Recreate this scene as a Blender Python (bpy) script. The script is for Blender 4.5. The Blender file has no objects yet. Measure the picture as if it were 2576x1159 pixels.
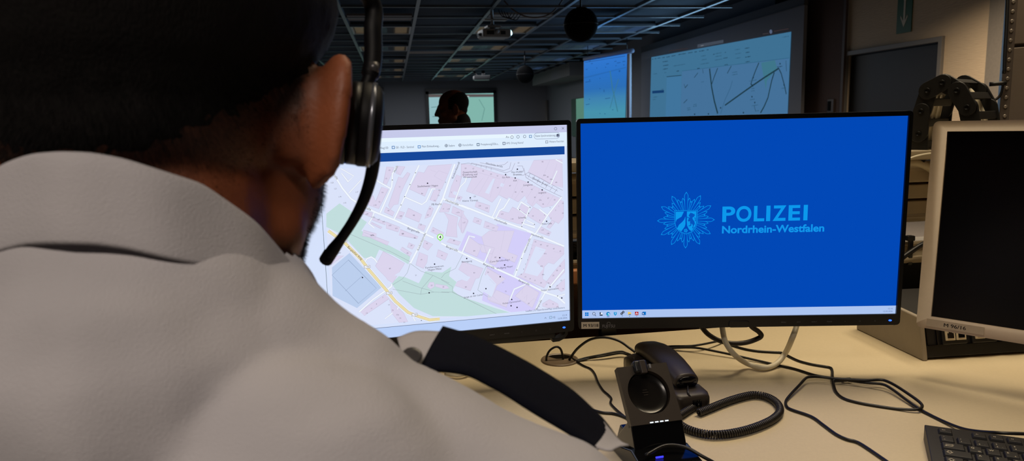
import bpy, bmesh, math, random
import numpy as np
from mathutils import Vector, Matrix, noise
R = math.radians
rnd = random.Random(7)
scene = bpy.context.scene
COL = scene.collection
W, H, F = 2576.0, 1159.0, 1800.0
# ---------------------------------------------------------------- camera
CAM = Vector((0, 0, 1.18))
PITCH, ROLL, YAW = R(8.5526), R(-1.4), R(9.0975)
_f = Vector((math.sin(YAW)*math.cos(PITCH), math.cos(YAW)*math.cos(PITCH), -math.sin(PITCH)))
_r = Vector((math.cos(YAW), -math.sin(YAW), 0)); _u = _r.cross(_f)
CR = _r*math.cos(ROLL)+_u*math.sin(ROLL); CU = -_r*math.sin(ROLL)+_u*math.cos(ROLL); CF = _f
def ray(px, py): return CR*((px-W/2)/F) - CU*((py-H/2)/F) + CF
def onz(px, py, z): d = ray(px, py); return CAM + d*((z-CAM.z)/d.z)
def onx(px, py, x): d = ray(px, py); return CAM + d*((x-CAM.x)/d.x)
def ony(px, py, y): d = ray(px, py); return CAM + d*((y-CAM.y)/d.y)
def cp(px, py, d): return CAM + ray(px, py)*d
camd = bpy.data.cameras.new('camera'); camo = bpy.data.objects.new('camera', camd); COL.objects.link(camo)
camd.sensor_width = 36; camd.lens = 36*F/W; camd.clip_start = .02; camd.clip_end = 100
Mc = Matrix((CR, CU, -CF)).transposed().to_4x4(); Mc.translation = CAM; camo.matrix_world = Mc
camd.dof.use_dof = True; camd.dof.focus_distance = 1.12; camd.dof.aperture_fstop = 12.5
scene.camera = camo
scene.view_settings.view_transform = 'Standard'; scene.view_settings.look = 'None'
scene.view_settings.gamma = 1; scene.view_settings.exposure = 0; scene.view_settings.use_curve_mapping = False
wd = bpy.data.worlds.new('world'); scene.world = wd; wd.use_nodes = True
wd.node_tree.nodes['Background'].inputs[0].default_value = (.004, .005, .007, 1)
# ---------------------------------------------------------------- materials
def lin(c): return tuple(((v/255)/12.92 if v/255 <= .04045 else ((v/255+.055)/1.055)**2.4) for v in c[:3])
def mat(name, c, rough=.5, metal=0, spec=.5, var=.06, vs=40, bump=0, bs=200, coat=0, aniso=None, sss=0):
    """c is an sRGB 0-255 albedo; a little noise variation and bump make it procedural"""
    m = bpy.data.materials.new(name); m.use_nodes = True; nt = m.node_tree; b = nt.nodes['Principled BSDF']
    c = lin(c); b.inputs['Roughness'].default_value = rough; b.inputs['Metallic'].default_value = metal
    b.inputs['Specular IOR Level'].default_value = spec; b.inputs['Coat Weight'].default_value = coat
    tc = nt.nodes.new('ShaderNodeTexCoord'); mp = nt.nodes.new('ShaderNodeMapping')
    nt.links.new(tc.outputs['Object'], mp.inputs[0])
    if aniso: mp.inputs['Scale'].default_value = aniso
    n = nt.nodes.new('ShaderNodeTexNoise'); n.inputs['Scale'].default_value = vs; n.inputs['Detail'].default_value = 4
    nt.links.new(mp.outputs[0], n.inputs['Vector'])
    rp = nt.nodes.new('ShaderNodeValToRGB'); rp.color_ramp.elements[0].position = .3; rp.color_ramp.elements[1].position = .7
    rp.color_ramp.elements[0].color = tuple(max(0, v*(1-var)) for v in c)+(1,)
    rp.color_ramp.elements[1].color = tuple(min(1, v*(1+var)) for v in c)+(1,)
    nt.links.new(n.outputs['Fac'], rp.inputs[0]); nt.links.new(rp.outputs[0], b.inputs['Base Color'])
    if bump:
        n2 = nt.nodes.new('ShaderNodeTexNoise'); n2.inputs['Scale'].default_value = bs; n2.inputs['Detail'].default_value = 3
        nt.links.new(mp.outputs[0], n2.inputs['Vector'])
        bp = nt.nodes.new('ShaderNodeBump'); bp.inputs['Strength'].default_value = bump; bp.inputs['Distance'].default_value = .002
        nt.links.new(n2.outputs['Fac'], bp.inputs['Height']); nt.links.new(bp.outputs[0], b.inputs['Normal'])
    if sss: b.inputs['Subsurface Weight'].default_value = sss; b.inputs['Subsurface Radius'].default_value = (.006, .002, .001)
    return m
def emat(name, c, strength=1.0, sample=True):
    m = bpy.data.materials.new(name); m.use_nodes = True; nt = m.node_tree
    nt.nodes.remove(nt.nodes['Principled BSDF']); e = nt.nodes.new('ShaderNodeEmission')
    e.inputs[0].default_value = lin(c)+(1,); e.inputs[1].default_value = strength
    nt.links.new(e.outputs[0], nt.nodes['Material Output'].inputs[0])
    if not sample: m.cycles.emission_sampling = 'NONE'
    return m
def picmat(name, strength=1.0):
    """a lit display: the colours of its picture come from the mesh's colour attribute"""
    m = emat(name, (255, 255, 255), strength, False); nt = m.node_tree
    a = nt.nodes.new('ShaderNodeAttribute'); a.attribute_name = 'col'
    nt.links.new(a.outputs['Color'], [n for n in nt.nodes if n.type == 'EMISSION'][0].inputs[0]); return m
# ---------------------------------------------------------------- mesh builder
class MB:
    def __init__(s): s.v = []; s.f = []; s.c = []
    def add(s, vs, fs, col=None, M=None):
        o = len(s.v)
        s.v += [tuple(M @ Vector(p)) if M is not None else tuple(p) for p in vs]
        for f in fs: s.f.append(tuple(i+o for i in f)); s.c.append(col)
        return s
    def box(s, c, d, M=None, col=None):
        x, y, z = c; a, b, e = d[0]/2, d[1]/2, d[2]/2
        vs = [(x+i*a, y+j*b, z+k*e) for k in (-1, 1) for j in (-1, 1) for i in (-1, 1)]
        return s.add(vs, [(0, 2, 3, 1), (4, 5, 7, 6), (0, 1, 5, 4), (2, 6, 7, 3), (0, 4, 6, 2), (1, 3, 7, 5)], col, M)
    def hexa(s, bot, top, col=None):
        """8 corner points: 4 bottom, 4 top, the same way round"""
        return s.add(list(bot)+list(top), [(3, 2, 1, 0), (4, 5, 6, 7)]+[(i, (i+1) % 4, (i+1) % 4+4, i+4) for i in range(4)], col)
    def poly(s, pts, col=None, M=None): return s.add(pts, [tuple(range(len(pts)))], col, M)
    def prism(s, pts, a, b, M=None):
        """polygon in local x,z extruded from y=a to y=b"""
        n = len(pts); vs = [(p[0], a, p[1]) for p in pts]+[(p[0], b, p[1]) for p in pts]
        return s.add(vs, [tuple(range(n)), tuple(range(2*n-1, n-1, -1))]+[(i, i+n, (i+1) % n+n, (i+1) % n) for i in range(n)], None, M)
    def loft(s, rings, cap=True, closed=True):
        n = len(rings[0]); o = len(s.v)
        for r in rings: s.v += [tuple(p) for p in r]
        m = n if closed else n-1
        for k in range(len(rings)-1):
            for i in range(m):
                a = o+k*n+i; b = o+k*n+(i+1) % n; s.f.append((a, b, b+n, a+n)); s.c.append(None)
        if cap and closed:
            s.f.append(tuple(o+i for i in range(n-1, -1, -1))); s.c.append(None)
            e = o+(len(rings)-1)*n; s.f.append(tuple(e+i for i in range(n))); s.c.append(None)
        return s
    def tube(s, pts, r, n=8, cap=True):
        pts = [Vector(p) for p in pts]; rings = []; t0 = (pts[1]-pts[0]).normalized()
        up = Vector((0, 0, 1)) if abs(t0.z) < .9 else Vector((1, 0, 0)); u = t0.cross(up).normalized()
        for i, p in enumerate(pts):
            t = (pts[min(i+1, len(pts)-1)]-pts[max(i-1, 0)]).normalized()
            u = (u-t*u.dot(t)).normalized(); w = t.cross(u); rr = r[i] if isinstance(r, (list, tuple)) else r
            rings.append([p+(u*math.cos(2*math.pi*k/n)+w*math.sin(2*math.pi*k/n))*rr for k in range(n)])
        return s.loft(rings, cap)
    def lathe(s, prof, n=32, M=None):
        """profile (radius, height) turned about local z"""
        rings = [[Vector((r*math.cos(2*math.pi*k/n), r*math.sin(2*math.pi*k/n), h)) for k in range(n)] for r, h in prof]
        if M is not None: rings = [[M @ p for p in r] for r in rings]
        return s.loft(rings)
    def build(s, name, m, parent=None, smooth=False, bevel=0, colors=False, seg=2):
        me = bpy.data.meshes.new(name); me.from_pydata(s.v, [], s.f); me.update()
        if not colors:
            bm = bmesh.new(); bm.from_mesh(me); bmesh.ops.recalc_face_normals(bm, faces=bm.faces); bm.to_mesh(me); bm.free()
        else:
            a = me.color_attributes.new('col', 'FLOAT_COLOR', 'CORNER')
            data = np.empty((len(me.loops), 4), np.float32); k = 0
            for p, c in zip(s.f, s.c):
                data[k:k+len(p)] = lin(c)+(1,); k += len(p)
            a.data.foreach_set('color', data.ravel())
        if smooth: me.polygons.foreach_set('use_smooth', [True]*len(me.polygons))
        me.materials.append(m)
        o = bpy.data.objects.new(name, me); COL.objects.link(o)
        if parent is not None: o.parent = parent
        if bevel:
            b = o.modifiers.new('edge', 'BEVEL'); b.width = bevel; b.segments = seg; b.limit_method = 'ANGLE'; b.angle_limit = R(40); b.use_clamp_overlap = True
            if smooth is not None:
                me.polygons.foreach_set('use_smooth', [True]*len(me.polygons))
                w = o.modifiers.new('shade', 'WEIGHTED_NORMAL'); w.keep_sharp = True
        return o
def smooth_path(pts, n=6):
    """Catmull-Rom through pts"""
    P = [Vector(p) for p in pts]; P = [P[0]*2-P[1]]+P+[P[-1]*2-P[-2]]; out = []
    for i in range(1, len(P)-2):
        for k in range(n):
            t = k/n; a, b, c, d = P[i-1], P[i], P[i+1], P[i+2]
            out.append(.5*((2*b)+(c-a)*t+(2*a-5*b+4*c-d)*t*t+(3*b-a-3*c+d)*t**3))
    return out+[P[-2].copy()]
def rrect(w, h, r, n=5, cx=0, cz=0):
    out = []
    for sx, sz, a0 in ((1, 1, 0), (-1, 1, 90), (-1, -1, 180), (1, -1, 270)):
        for k in range(n+1):
            a = R(a0+90*k/n); out.append((cx+sx*(w/2-r)+r*math.cos(a), cz+sz*(h/2-r)+r*math.sin(a)))
    return out
def tag(o, label, cat, group=None):
    o['label'] = label; o['category'] = cat
    if group: o['group'] = group
    return o
def thing(name, label, cat, M=None, group=None):
    o = bpy.data.objects.new(name, None); o.empty_display_size = .05; COL.objects.link(o)
    if M is not None: o.matrix_world = M
    return tag(o, label, cat, group)
def structure(name, mb, m, **k):
    o = mb.build(name, m, **k); o['kind'] = 'structure'; return o
def pose(loc, yaw=0, tilt=0): return Matrix.Translation(loc) @ Matrix.Rotation(yaw, 4, 'Z') @ Matrix.Rotation(-tilt, 4, 'X')
# ---------------------------------------------------------------- lettering
_tc = {}
def text2d(body, off=0):
    key = (body, off)
    if key not in _tc:
        cu = bpy.data.curves.new('t', 'FONT'); cu.body = body; cu.size = 1; cu.offset = off; cu.resolution_u = 8 if off else 3
        ob = bpy.data.objects.new('t', cu); COL.objects.link(ob); bpy.context.view_layer.update()
        me = bpy.data.meshes.new_from_object(ob.evaluated_get(bpy.context.evaluated_depsgraph_get()))
        _tc[key] = ([(v.co.x, v.co.y) for v in me.vertices], [tuple(p.vertices) for p in me.polygons])
        bpy.data.objects.remove(ob); bpy.data.curves.remove(cu); bpy.data.meshes.remove(me)
    return _tc[key]
CAP = .729
def put_text(mb, body, x, z, cap, y=0, ang=0, col=None, align='c', width=None, off=0, M=None):
    """text in the local x,z plane at depth y; x,z is the centre (or the left end of the base line for align 'l')"""
    vs, fs = text2d(body, off)
    if not vs: return
    x0 = min(v[0] for v in vs); x1 = max(v[0] for v in vs); s = cap/CAP; sx = width/(x1-x0) if width else s
    ca, sa = math.cos(ang), math.sin(ang); out = []
    for a, b in vs:
        a = (a-x0)*sx; b = b*s
        if align == 'c': a -= (x1-x0)*sx/2; b -= cap/2
        if align == 'r': a -= (x1-x0)*sx
        out.append((x+a*ca-b*sa, y, z+a*sa+b*ca))
    mb.add(out, fs, col, M)
def stroke(mb, pts, w, y, col, closed=False):
    """a line of width w in the local x,z plane"""
    P = [Vector((p[0], p[1])) for p in pts]; n = len(P); L = []; Rr = []
    for i in range(n):
        a = P[i-1] if (i > 0 or closed) else P[i]; b = P[(i+1) % n] if (i < n-1 or closed) else P[i]
        t = (b-a); t = t.normalized() if t.length > 1e-9 else Vector((1, 0)); q = Vector((-t.y, t.x))
        k = 1.0
        if 0 < i < n-1 or closed:
            t1 = (P[i]-P[i-1]); t1 = t1.normalized() if t1.length > 1e-9 else t
            k = 1/max(.5, abs(q.dot(Vector((-t1.y, t1.x)))))
        L.append(P[i]+q*w/2*k); Rr.append(P[i]-q*w/2*k)
    vs = [(p.x, y, p.y) for p in L]+[(p.x, y, p.y) for p in Rr]
    mb.add(vs, [(i, (i+1) % n, (i+1) % n+n, i+n) for i in range(n if closed else n-1)], col)
# ---------------------------------------------------------------- joined organic volumes
_usph = {}
def blend(name, els, voxel, m, parent=None, smooth=4, disp=None, keep=None):
    V_, F_ = [], []
    def sph(c, r, rot=None, seg=18):
        M = Matrix.Translation(c) @ (rot.to_4x4() if rot is not None else Matrix.Identity(4)) @ Matrix.Diagonal((r[0], r[1], r[2], 1))
        if seg not in _usph:
            b = bmesh.new(); bmesh.ops.create_uvsphere(b, u_segments=seg, v_segments=seg*2//3, radius=1)
            _usph[seg] = (np.array([tuple(v.co) for v in b.verts]), [[v.index for v in f.verts] for f in b.faces]); b.free()
        uv_, uf_ = _usph[seg]; k = sum(len(v) for v in V_); m_ = np.array(M)
        V_.append(uv_ @ m_[:3, :3].T+m_[:3, 3]); F_.extend([[i+k for i in f] for f in uf_])
    for e in els:
        if e[0] == 'e': sph(e[1], e[2], e[3] if len(e) > 3 else None, 24)
        else:
            a, b = Vector(e[1]), Vector(e[2]); n = max(2, int((b-a).length/(.3*min(e[3], e[4])))+1)
            for k in range(n+1):
                t = k/n; r = e[3]*(1-t)+e[4]*t; sph(a.lerp(b, t), (r, r, r), None, 12 if r < .02 else 16)
    me = bpy.data.meshes.new(name); me.from_pydata(np.concatenate(V_).tolist(), [], F_); me.update()
    o = bpy.data.objects.new(name, me); COL.objects.link(o)
    q = o.modifiers.new('r', 'REMESH'); q.mode = 'VOXEL'; q.voxel_size = voxel
    if smooth: q = o.modifiers.new('s', 'SMOOTH'); q.iterations = smooth; q.factor = .5
    bpy.context.view_layer.update()
    me2 = bpy.data.meshes.new_from_object(o.evaluated_get(bpy.context.evaluated_depsgraph_get()))
    o.modifiers.clear(); o.data = me2; bpy.data.meshes.remove(me); me2.name = name
    me2.materials.clear(); me2.materials.append(m)
    if disp:
        nr = [v.normal.copy() for v in me2.vertices]
        for v, nn in zip(me2.vertices, nr): v.co = v.co+nn*disp(v.co, nn)
    if keep:
        bm = bmesh.new(); bm.from_mesh(me2); bmesh.ops.delete(bm, geom=[v for v in bm.verts if not keep(v.co)], context='VERTS'); bm.to_mesh(me2); bm.free()
    me2.polygons.foreach_set('use_smooth', [True]*len(me2.polygons))
    if parent is not None: o.parent = parent
    return o
# ================================================================ the room
WALL_X, PANEL_X, BACK_Y, CEIL = 5.85, 5.60, 27.4, 2.78
m_wall = mat('wall_paint', (122, 124, 130), .9, var=.04)
def wallpaper():
    m = mat('woodchip_wallpaper', (206, 186, 160), .85, var=.03, vs=30, bump=.7, bs=38, aniso=(.35, .35, 3.2))
    [n for n in m.node_tree.nodes if n.type == 'BUMP'][0].inputs['Distance'].default_value = .006
    return m
m_paper = wallpaper()
m_floor = mat('carpet_floor', (96, 92, 90), .95, var=.15, vs=60, bump=.4, bs=300)
m_slab = mat('ceiling_void', (52, 60, 70), .95, var=.15, vs=3)
m_rail = mat('ceiling_rail_metal', (120, 128, 136), .4, .7, var=.03)
m_black = mat('black_plastic', (20, 20, 24), .42, var=.1, vs=90, bump=.05, bs=900)
m_gloss = mat('gloss_black', (10, 10, 12), .12, var=.05)
m_dark = mat('dark_panel', (24, 22, 24), .7, var=.2, vs=4)
m_frame = mat('grey_door_frame', (112, 108, 104), .5, var=.03)
structure('floor', MB().box((0, 12.5, -.05), (14, 32, .1)), m_floor)
structure('ceiling', MB().box((0, 12.5, 3.15), (14, 32, .1)), m_slab)
structure('wall_back', MB().box((0, BACK_Y+.1, 1.55), (14, .2, 3.1)), m_wall)
structure('wall_left', MB().box((-6.1, 12.5, 1.55), (.2, 32, 3.1)), m_wall)
structure('wall_front', MB().box((0, -3.1, 1.55), (14, .2, 3.1)), m_wall)
# right wall: far stretch in grey paint, near stretch papered, with the door opening left free
dA, dB, dT = 7.0, 8.72, 1.985
wr = MB()
wr.box((WALL_X+.1, 18.5, 1.55), (.2, 18.2, 3.1))
structure('wall_right', wr, m_wall)
wn = MB(); wn.box((WALL_X+.1, (dA+6.36)/2, 1.55), (.2, dA-6.36, 3.1)); wn.box((WALL_X+.1, (9.4+dB)/2, 1.55), (.2, 9.4-dB, 3.1)); wn.box((WALL_X+.1, (dA+dB)/2, (dT+3.1)/2), (.2, dB-dA, 3.1-dT))
structure('wall_right_papered', wn, m_paper)
structure('wall_right_pier', MB().box((WALL_X+.06, 4.2, 1.55), (.28, 4.3, 3.1)).box((WALL_X+.06, -.5, 1.55), (.28, 5.1, 3.1)), mat('pier_grey', (120, 114, 108), .8))
fr = MB()
fr.box((WALL_X-.012, dA+.028, dT/2), (.05, .056, dT)); fr.box((WALL_X-.012, dB-.028, dT/2), (.05, .056, dT)); fr.box((WALL_X-.012, (dA+dB)/2, dT-.028), (.05, dB-dA-.112, .056))
dr = structure('door_1', MB().box((WALL_X+.07, (dA+dB)/2, (dT-.056)/2), (.05, dB-dA-.112, dT-.056)), mat('dark_door', (20, 17, 17), .55, var=.12, vs=6))
fo = fr.build('door_frame', m_frame, dr, bevel=.004)
MB().tube([(WALL_X+.03, dB-.25, 1.02), (WALL_X-.01, dB-.25, 1.02), (WALL_X-.01, dB-.37, 1.02)], .01).build('handle', m_rail, dr, True)
# dark end of the papered wall next to the projection wall, slim corner trim and cable duct
structure('wall_right_niche', MB().box((WALL_X-.01, 10.0, 1.55), (.08, .9, 3.1)), mat('niche_black', (12, 12, 14), .9))
structure('wall_right_pilaster', MB().box((WALL_X-.01, 9.14, 1.55), (.08, .82, 3.1)), mat('brown_panel', (84, 64, 56), .8, var=.05))
tq = onx(2122, 120, WALL_X-.06)
structure('trim_1', MB().box((WALL_X-.05, tq.y, 1.55), (.03, .05, 3.1)), mat('brown_trim', (82, 66, 58), .6))
# lit doorway far away and its frame
a, b = onx(1365.5, 257, WALL_X-.02), onx(1379, 257, WALL_X-.02)
structure('door_2', MB().box((WALL_X-.02, (a.y+b.y)/2 if b.y < BACK_Y else 26.6, .98), (.03, .75, 1.95)), mat('cream_door', (225, 196, 150), .7))
# projecting bulkhead high on the right wall
b0 = onz(1342, 192, CEIL); b1 = onz(1440, 160, CEIL)
structure('wall_right_bulkhead', MB().box((5.35, 22.4, 2.62), (.95, 5.4, .36)), mat('bulkhead_paint', (118, 118, 118), .8))
# ---- suspended metal ceiling grid: countable rails, each its own thing
for i, x in enumerate((-1.7, -.65, .40, 1.45, 2.50, 3.55, 4.60)):
    o = MB().box((x, 15.2, CEIL+.02), (.05, 24.2, .05)).build('ceiling_rail', m_rail)
    tag(o, 'long metal ceiling rail running to the rear wall, %s' % ('far left above the head', 'second from the left', 'left of the big projector', 'right under the big projector', 'just left of the large black ball', 'above the hanging roll-down screen', 'nearest the big projected map')[i], 'ceiling rail', 'long rails of the ceiling grid')
YR = [12.2+.983*k for k in range(-3, 16)]
for i, y in enumerate(YR):
    o = MB().box((1.4, y, CEIL+.012), (7.2, .035, .035)).build('cross_rail', m_rail)
    tag(o, 'thin cross rail of the dark open ceiling grid', 'ceiling rail', 'thin cross rails of the ceiling grid')
m_lampcase = mat('lamp_case', (150, 155, 158), .35, .3)
m_reflw = emat('painted_reflection_warm', (168, 138, 102), .8, False); m_reflc = emat('painted_reflection_cool', (84, 120, 180), .8, False); m_reflt = emat('painted_reflection_teal', (92, 116, 118), .35, False)  # lamps are off; light mirrored in their reflectors is painted as weak emission
m_louvre = mat('louvre_metal', (150, 156, 160), .25, .8)
m_lampdark = mat('lamp_reflector', (70, 80, 88), .3, .5)
cols = (-.125, 1.975, 4.075)
for ci, x in enumerate(cols):
    for ri in range(5):
        y = 12.2+2.95*ri+.49
        if ci == 2 and ri > 3: continue
        where = ('left column beside the headset', 'middle column under and behind the projector', 'right column above the projected maps')[ci]
        t = thing('louvre_lamp', 'flat louvred ceiling lamp, %s, %s from the front' % (where, ('first', 'second', 'third', 'fourth', 'fifth')[ri]), 'ceiling lamp', pose((x, y, CEIL)), 'louvred lamps in the ceiling grid')
        MB().box((0, 0, .06), (.98, .92, .05)).build('case', m_lampdark, t)
        fr = MB()
        for s in (-1, 1): fr.box((s*.48, 0, .02), (.03, .93, .05)); fr.box((0, s*.455, .02), (.93, .025, .05))
        fr.build('frame', m_lampcase, t)
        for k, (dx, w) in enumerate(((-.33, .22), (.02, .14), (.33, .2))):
            wm = m_reflw if (ci < 2 and k != 1) else (m_reflc if ci == 2 and k == 2 else m_reflt)
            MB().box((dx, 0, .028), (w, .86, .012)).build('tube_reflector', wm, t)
        lv = MB()
        for k in range(-8, 9): lv.box((0, k*.05, .016), (.92, .006, .006))
        lv.build('louvre', m_louvre, t)
        if ri > 2: break_ = 1
# pale closed ceiling panels seen edge-lit
m_pan = mat('ceiling_panel', (128, 118, 112), .8)
for (x, y, w, lab) in ((.92, 16.6, 1.0, 'pale closed ceiling panel left of the projector'), (3.02, 16.6, .95, 'pale closed ceiling panel right of the projector'), (2.0, 11.2, 1.0, 'pale closed ceiling panel above the projector'), (-.125, 11.3, .95, 'pale closed ceiling panel nearest the headset')):
    tag(MB().box((x, y, CEIL+.02), (w, .5, .03)).build('ceiling_panel', m_pan), lab, 'ceiling panel', 'closed panels in the ceiling grid')
# ---- hanging black ball loudspeakers
m_ball = mat('ball_black', (4, 4, 5), .85, spec=.1, var=.2, vs=200)
for (px, py, d, lab) in ((1461, 62, 8.4, 'large black ball loudspeaker hanging from the ceiling, nearer and bigger one'), (1321, 187, 16.4, 'smaller looking black ball loudspeaker hanging farther back by the rear wall')):
    p = cp(px, py, d); t = thing('ball_speaker', lab, 'loudspeaker', pose(p), 'black ball loudspeakers')
    s = MB().lathe([(.0005+.2*math.sin(math.pi*k/24), .2*-math.cos(math.pi*k/24)) for k in range(25)], 40).build('shell', m_ball, t, True)
    MB().lathe([(.201, -.004), (.203, 0), (.201, .004)], 40).build('seam_ring', mat('ring', (14, 14, 18), .5), t, True)
    MB().tube([(0, 0, .19), (0, 0, CEIL+.02-p.z)], .012).build('hanging_rod', m_black, t, True)
# ---- projectors
m_proj = mat('projector_shell', (150, 146, 142), .45)
p = cp(1243, 86, 10.4)
t = thing('projector', 'pale ceiling projector with a bright lens, hanging on a bent arm above the man', 'projector', pose(p, R(8)))
MB().prism(rrect(.42, .12, .03), -.16, .16).build('housing', m_proj, t, bevel=.015)
MB().box((-.1, -.1615, .005), (.11, .004, .055)).build('vent_grille', m_dark, t)
MB().box((.09, -.1615, .005), (.07, .004, .05)).build('vent_grille', m_dark, t)
MB().lathe([(.002, 0), (.02, .012), (.03, .018), (.024, .03), (.001, .034)], 20, Matrix.Translation((.0, -.16, .02)) @ Matrix.Rotation(R(90), 4, 'X')).build('badge', mat('badge_grey', (170, 172, 176), .3), t, True)
Ml = Matrix.Translation((.205, -.02, .01)) @ Matrix.Rotation(R(62), 4, 'Y')
MB().lathe([(.062, -.05), (.062, .01), (.05, .025)], 28, Ml).build('lens_barrel', m_proj, t, True)
MB().lathe([(.001, .014), (.042, .016), (.042, .027), (.03, .034), (.001, .037)], 28, Matrix.Translation((.205, -.07, .01)) @ Matrix.Rotation(R(78), 4, 'X') @ Matrix.Rotation(R(30), 4, 'Y')).build('lens', emat('lens_glow', (205, 244, 250), 2.2), t, True)
MB().tube([(-.02, 0, .06), (-.02, 0, .13)], .05, 12).tube([(-.02, 0, .12), (-.03, 0, .38), (.02, 0, .46), (.16, 0, .62)], .022, 10).build('mount_arm', m_proj, t, True)
MB().box((.02, 0, .2), (.34, .12, .02)).box((-.02, 0, .1), (.2, .18, .03)).build('mount_plate', m_proj, t, bevel=.004)
MB().prism([(-.24, -.03), (-.19, -.05), (-.19, .02), (-.25, .0)], -.05, .05).build('cable_cover', m_rail, t)
pj = p
o = MB().tube(smooth_path([cp(1268, 2, 10.3), cp(1290, 24, 10.3), cp(1318, 40, 10.3), cp(1350, 44, 10.3), cp(1382, 36, 10.3), cp(1405, 14, 10.3), cp(1419, -6, 10.3)], 6), .012, 6).build('ceiling_cable', mat('tan_cable', (110, 92, 80), .6), None, True)
tag(o, 'tan cable sagging in a wide loop right of the projector arm', 'cable')
cl = []
for k in range(4):
    q = cp(1268+k*7, 30+k*2, 10.25)
    o = MB().tube(smooth_path([q+Vector((-.08, 0, .03)), q+Vector((-.04, 0, -.05)), q+Vector((.05, .0, -.08)), q+Vector((.12, 0, -.01))], 5), .007, 5).build('cable_loop', m_black, None, True)
    tag(o, 'black coiled spare cable hanging beside the projector arm', 'cable', 'black spare cable loops at the projector')
p = cp(1212, 203, 22)
t = thing('projector', 'small black far projector with a pale lit underside above the rear screen', 'projector', pose(p))
MB().box((0, 0, .09), (.5, .4, .12)).build('housing', m_black, t, bevel=.02)
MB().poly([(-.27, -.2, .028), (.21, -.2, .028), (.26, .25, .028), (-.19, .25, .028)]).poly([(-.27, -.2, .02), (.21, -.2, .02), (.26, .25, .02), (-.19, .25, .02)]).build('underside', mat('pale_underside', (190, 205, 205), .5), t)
MB().tube([(.05, 0, .15), (.05, 0, CEIL+.02-p.z)], .05, 8).tube([(-.15, 0, .15), (-.25, 0, .3), (-.5, 0, CEIL-p.z)], .03, 6).build('mount_arm', m_black, t)
# ---- projection screens
def face_pose(p0, p1):
    """x axis from p0 to p1 (left to right seen from the front), z up, y away from the viewer"""
    x = (p1-p0); x.z = 0; x.normalize(); z = Vector((0, 0, 1)); y = z.cross(x)
    M = Matrix((x, y, z)).transposed().to_4x4(); M.translation = p0; return M
def plane_uv(M):
    Mi = M.inverted(); o = Mi @ CAM
    def uv(px, py):
        d = Mi.to_3x3() @ ray(px, py); t = -o.y/d.y; return (o.x+d.x*t, o.z+d.z*t)
    return uv
m_pic = picmat('projected_picture', 1.0)
def beamer_text(mb, uv, words, y, col):
    for (w, px, py, cap, ang) in words:
        u = uv(px, py); v = uv(px+10, py); s = (Vector(v)-Vector(u)).length/10
        put_text(mb, w, u[0], u[1], cap*s, y, ang, col)
# big projected map on the right wall
p0, p1 = Vector((PANEL_X, 15.9, 0)), Vector((PANEL_X, 9.32, 0))
Mb = face_pose(p0, p1)
t = thing('projection_wall', 'large grey projection board on the right wall showing a wide street map in a browser window', 'projection screen', Mb)
MB().box((3.29, .03, 1.84), (6.58, .05, 1.66)).build('board', mat('board_grey', (136, 136, 142), .85, var=.03), t)
MB().box((3.29, .03, 2.74), (6.58, .06, .12)).box((3.29, .02, 2.676), (6.58, .06, .012)).build('header_rail', mat('header_grey', (92, 90, 92), .7), t)
uv = plane_uv(Mb @ Matrix.Translation((0, .005, 0)))
pm = MB(); Y = -.002
def PQ(mb, pts, col, k, w=None, closed=False, uvf=None):
    P = [(uvf or uv)(*p) for p in pts]
    if w: stroke(mb, P, w, Y-.0012*k, col, closed)
    else: mb.poly([(a, Y-.0012*k, b) for a, b in P], col)
Z = lambda x, y: (1400+x/3.74, y/3.74)
PQ(pm, [Z(895, 538), Z(2212, 298), Z(2178, 1080), Z(880, 1110)], (62, 112, 146), 0)
PQ(pm, [Z(1185, 668), Z(2195, 545), Z(2178, 1080), Z(1170, 1110)], (68, 112, 152), 1)
PQ(pm, [Z(1040, 722), Z(1180, 708), Z(1170, 1110), Z(1030, 1110)], (64, 116, 156), 1)
PQ(pm, [Z(1930, 590), Z(2060, 565), Z(2080, 640), Z(1985, 760), Z(1975, 840), Z(1960, 760)], (62, 116, 136), 2)
g1, g2 = (28, 56, 68), (34, 64, 84)
for pts, w, c in (([Z(1445, 645), Z(1465, 820), Z(1490, 950), Z(1522, 1068)], .055, g1), ([Z(1522, 640), Z(1490, 720), Z(1466, 790)], .03, g1), ([Z(1590, 990), Z(1730, 890), Z(1850, 805), Z(1960, 730), Z(2070, 660), Z(2100, 640)], .032, g1),
                  ([Z(1550, 1068), Z(1590, 940), Z(1640, 830), Z(1660, 760)], .02, (50, 92, 126)), ([Z(1910, 590), Z(1880, 660), Z(1850, 740), Z(1835, 790), Z(1855, 812)], .03, g1), ([Z(2055, 680), Z(2030, 760), Z(1995, 920), Z(1960, 1000), Z(1925, 1062)], .035, g1),
                  ([Z(2100, 650), Z(2120, 690), Z(2150, 800), Z(2168, 885)], .03, g2), ([Z(1380, 650), Z(1385, 690)], .02, g2), ([Z(1650, 620), Z(1612, 690)], .025, g2), ([Z(1300, 730), Z(1335, 685)], .02, g2), ([Z(2165, 570), Z(2170, 670)], .015, g2),
                  ([Z(1205, 790), Z(1215, 825), Z(1240, 795)], .02, g2), ([Z(1200, 970), Z(1235, 935)], .02, g2), ([Z(1865, 990), Z(1880, 1050)], .015, g2), ([Z(1185, 668), Z(2195, 545)], .012, (48, 96, 128)), ([Z(1040, 722), Z(1180, 708)], .02, g2), ([Z(905, 867), Z(1015, 859)], .07, (20, 58, 104))):
    PQ(pm, pts, c, 3, w*(.75 if w < .05 and w != .032 else .8))
for (x, y) in ((1550, 1015), (1857, 730), (1857, 800), (1845, 910), (1872, 965), (2110, 600), (2148, 800), (1305, 1075), (1765, 1060), (1435, 1072)):
    PQ(pm, [Z(x-5, y-8), Z(x+5, y-8), Z(x+6, y+2), Z(x, y+9), Z(x-6, y+2)], (26, 54, 74), 4)
dk = (22, 46, 68)
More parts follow.
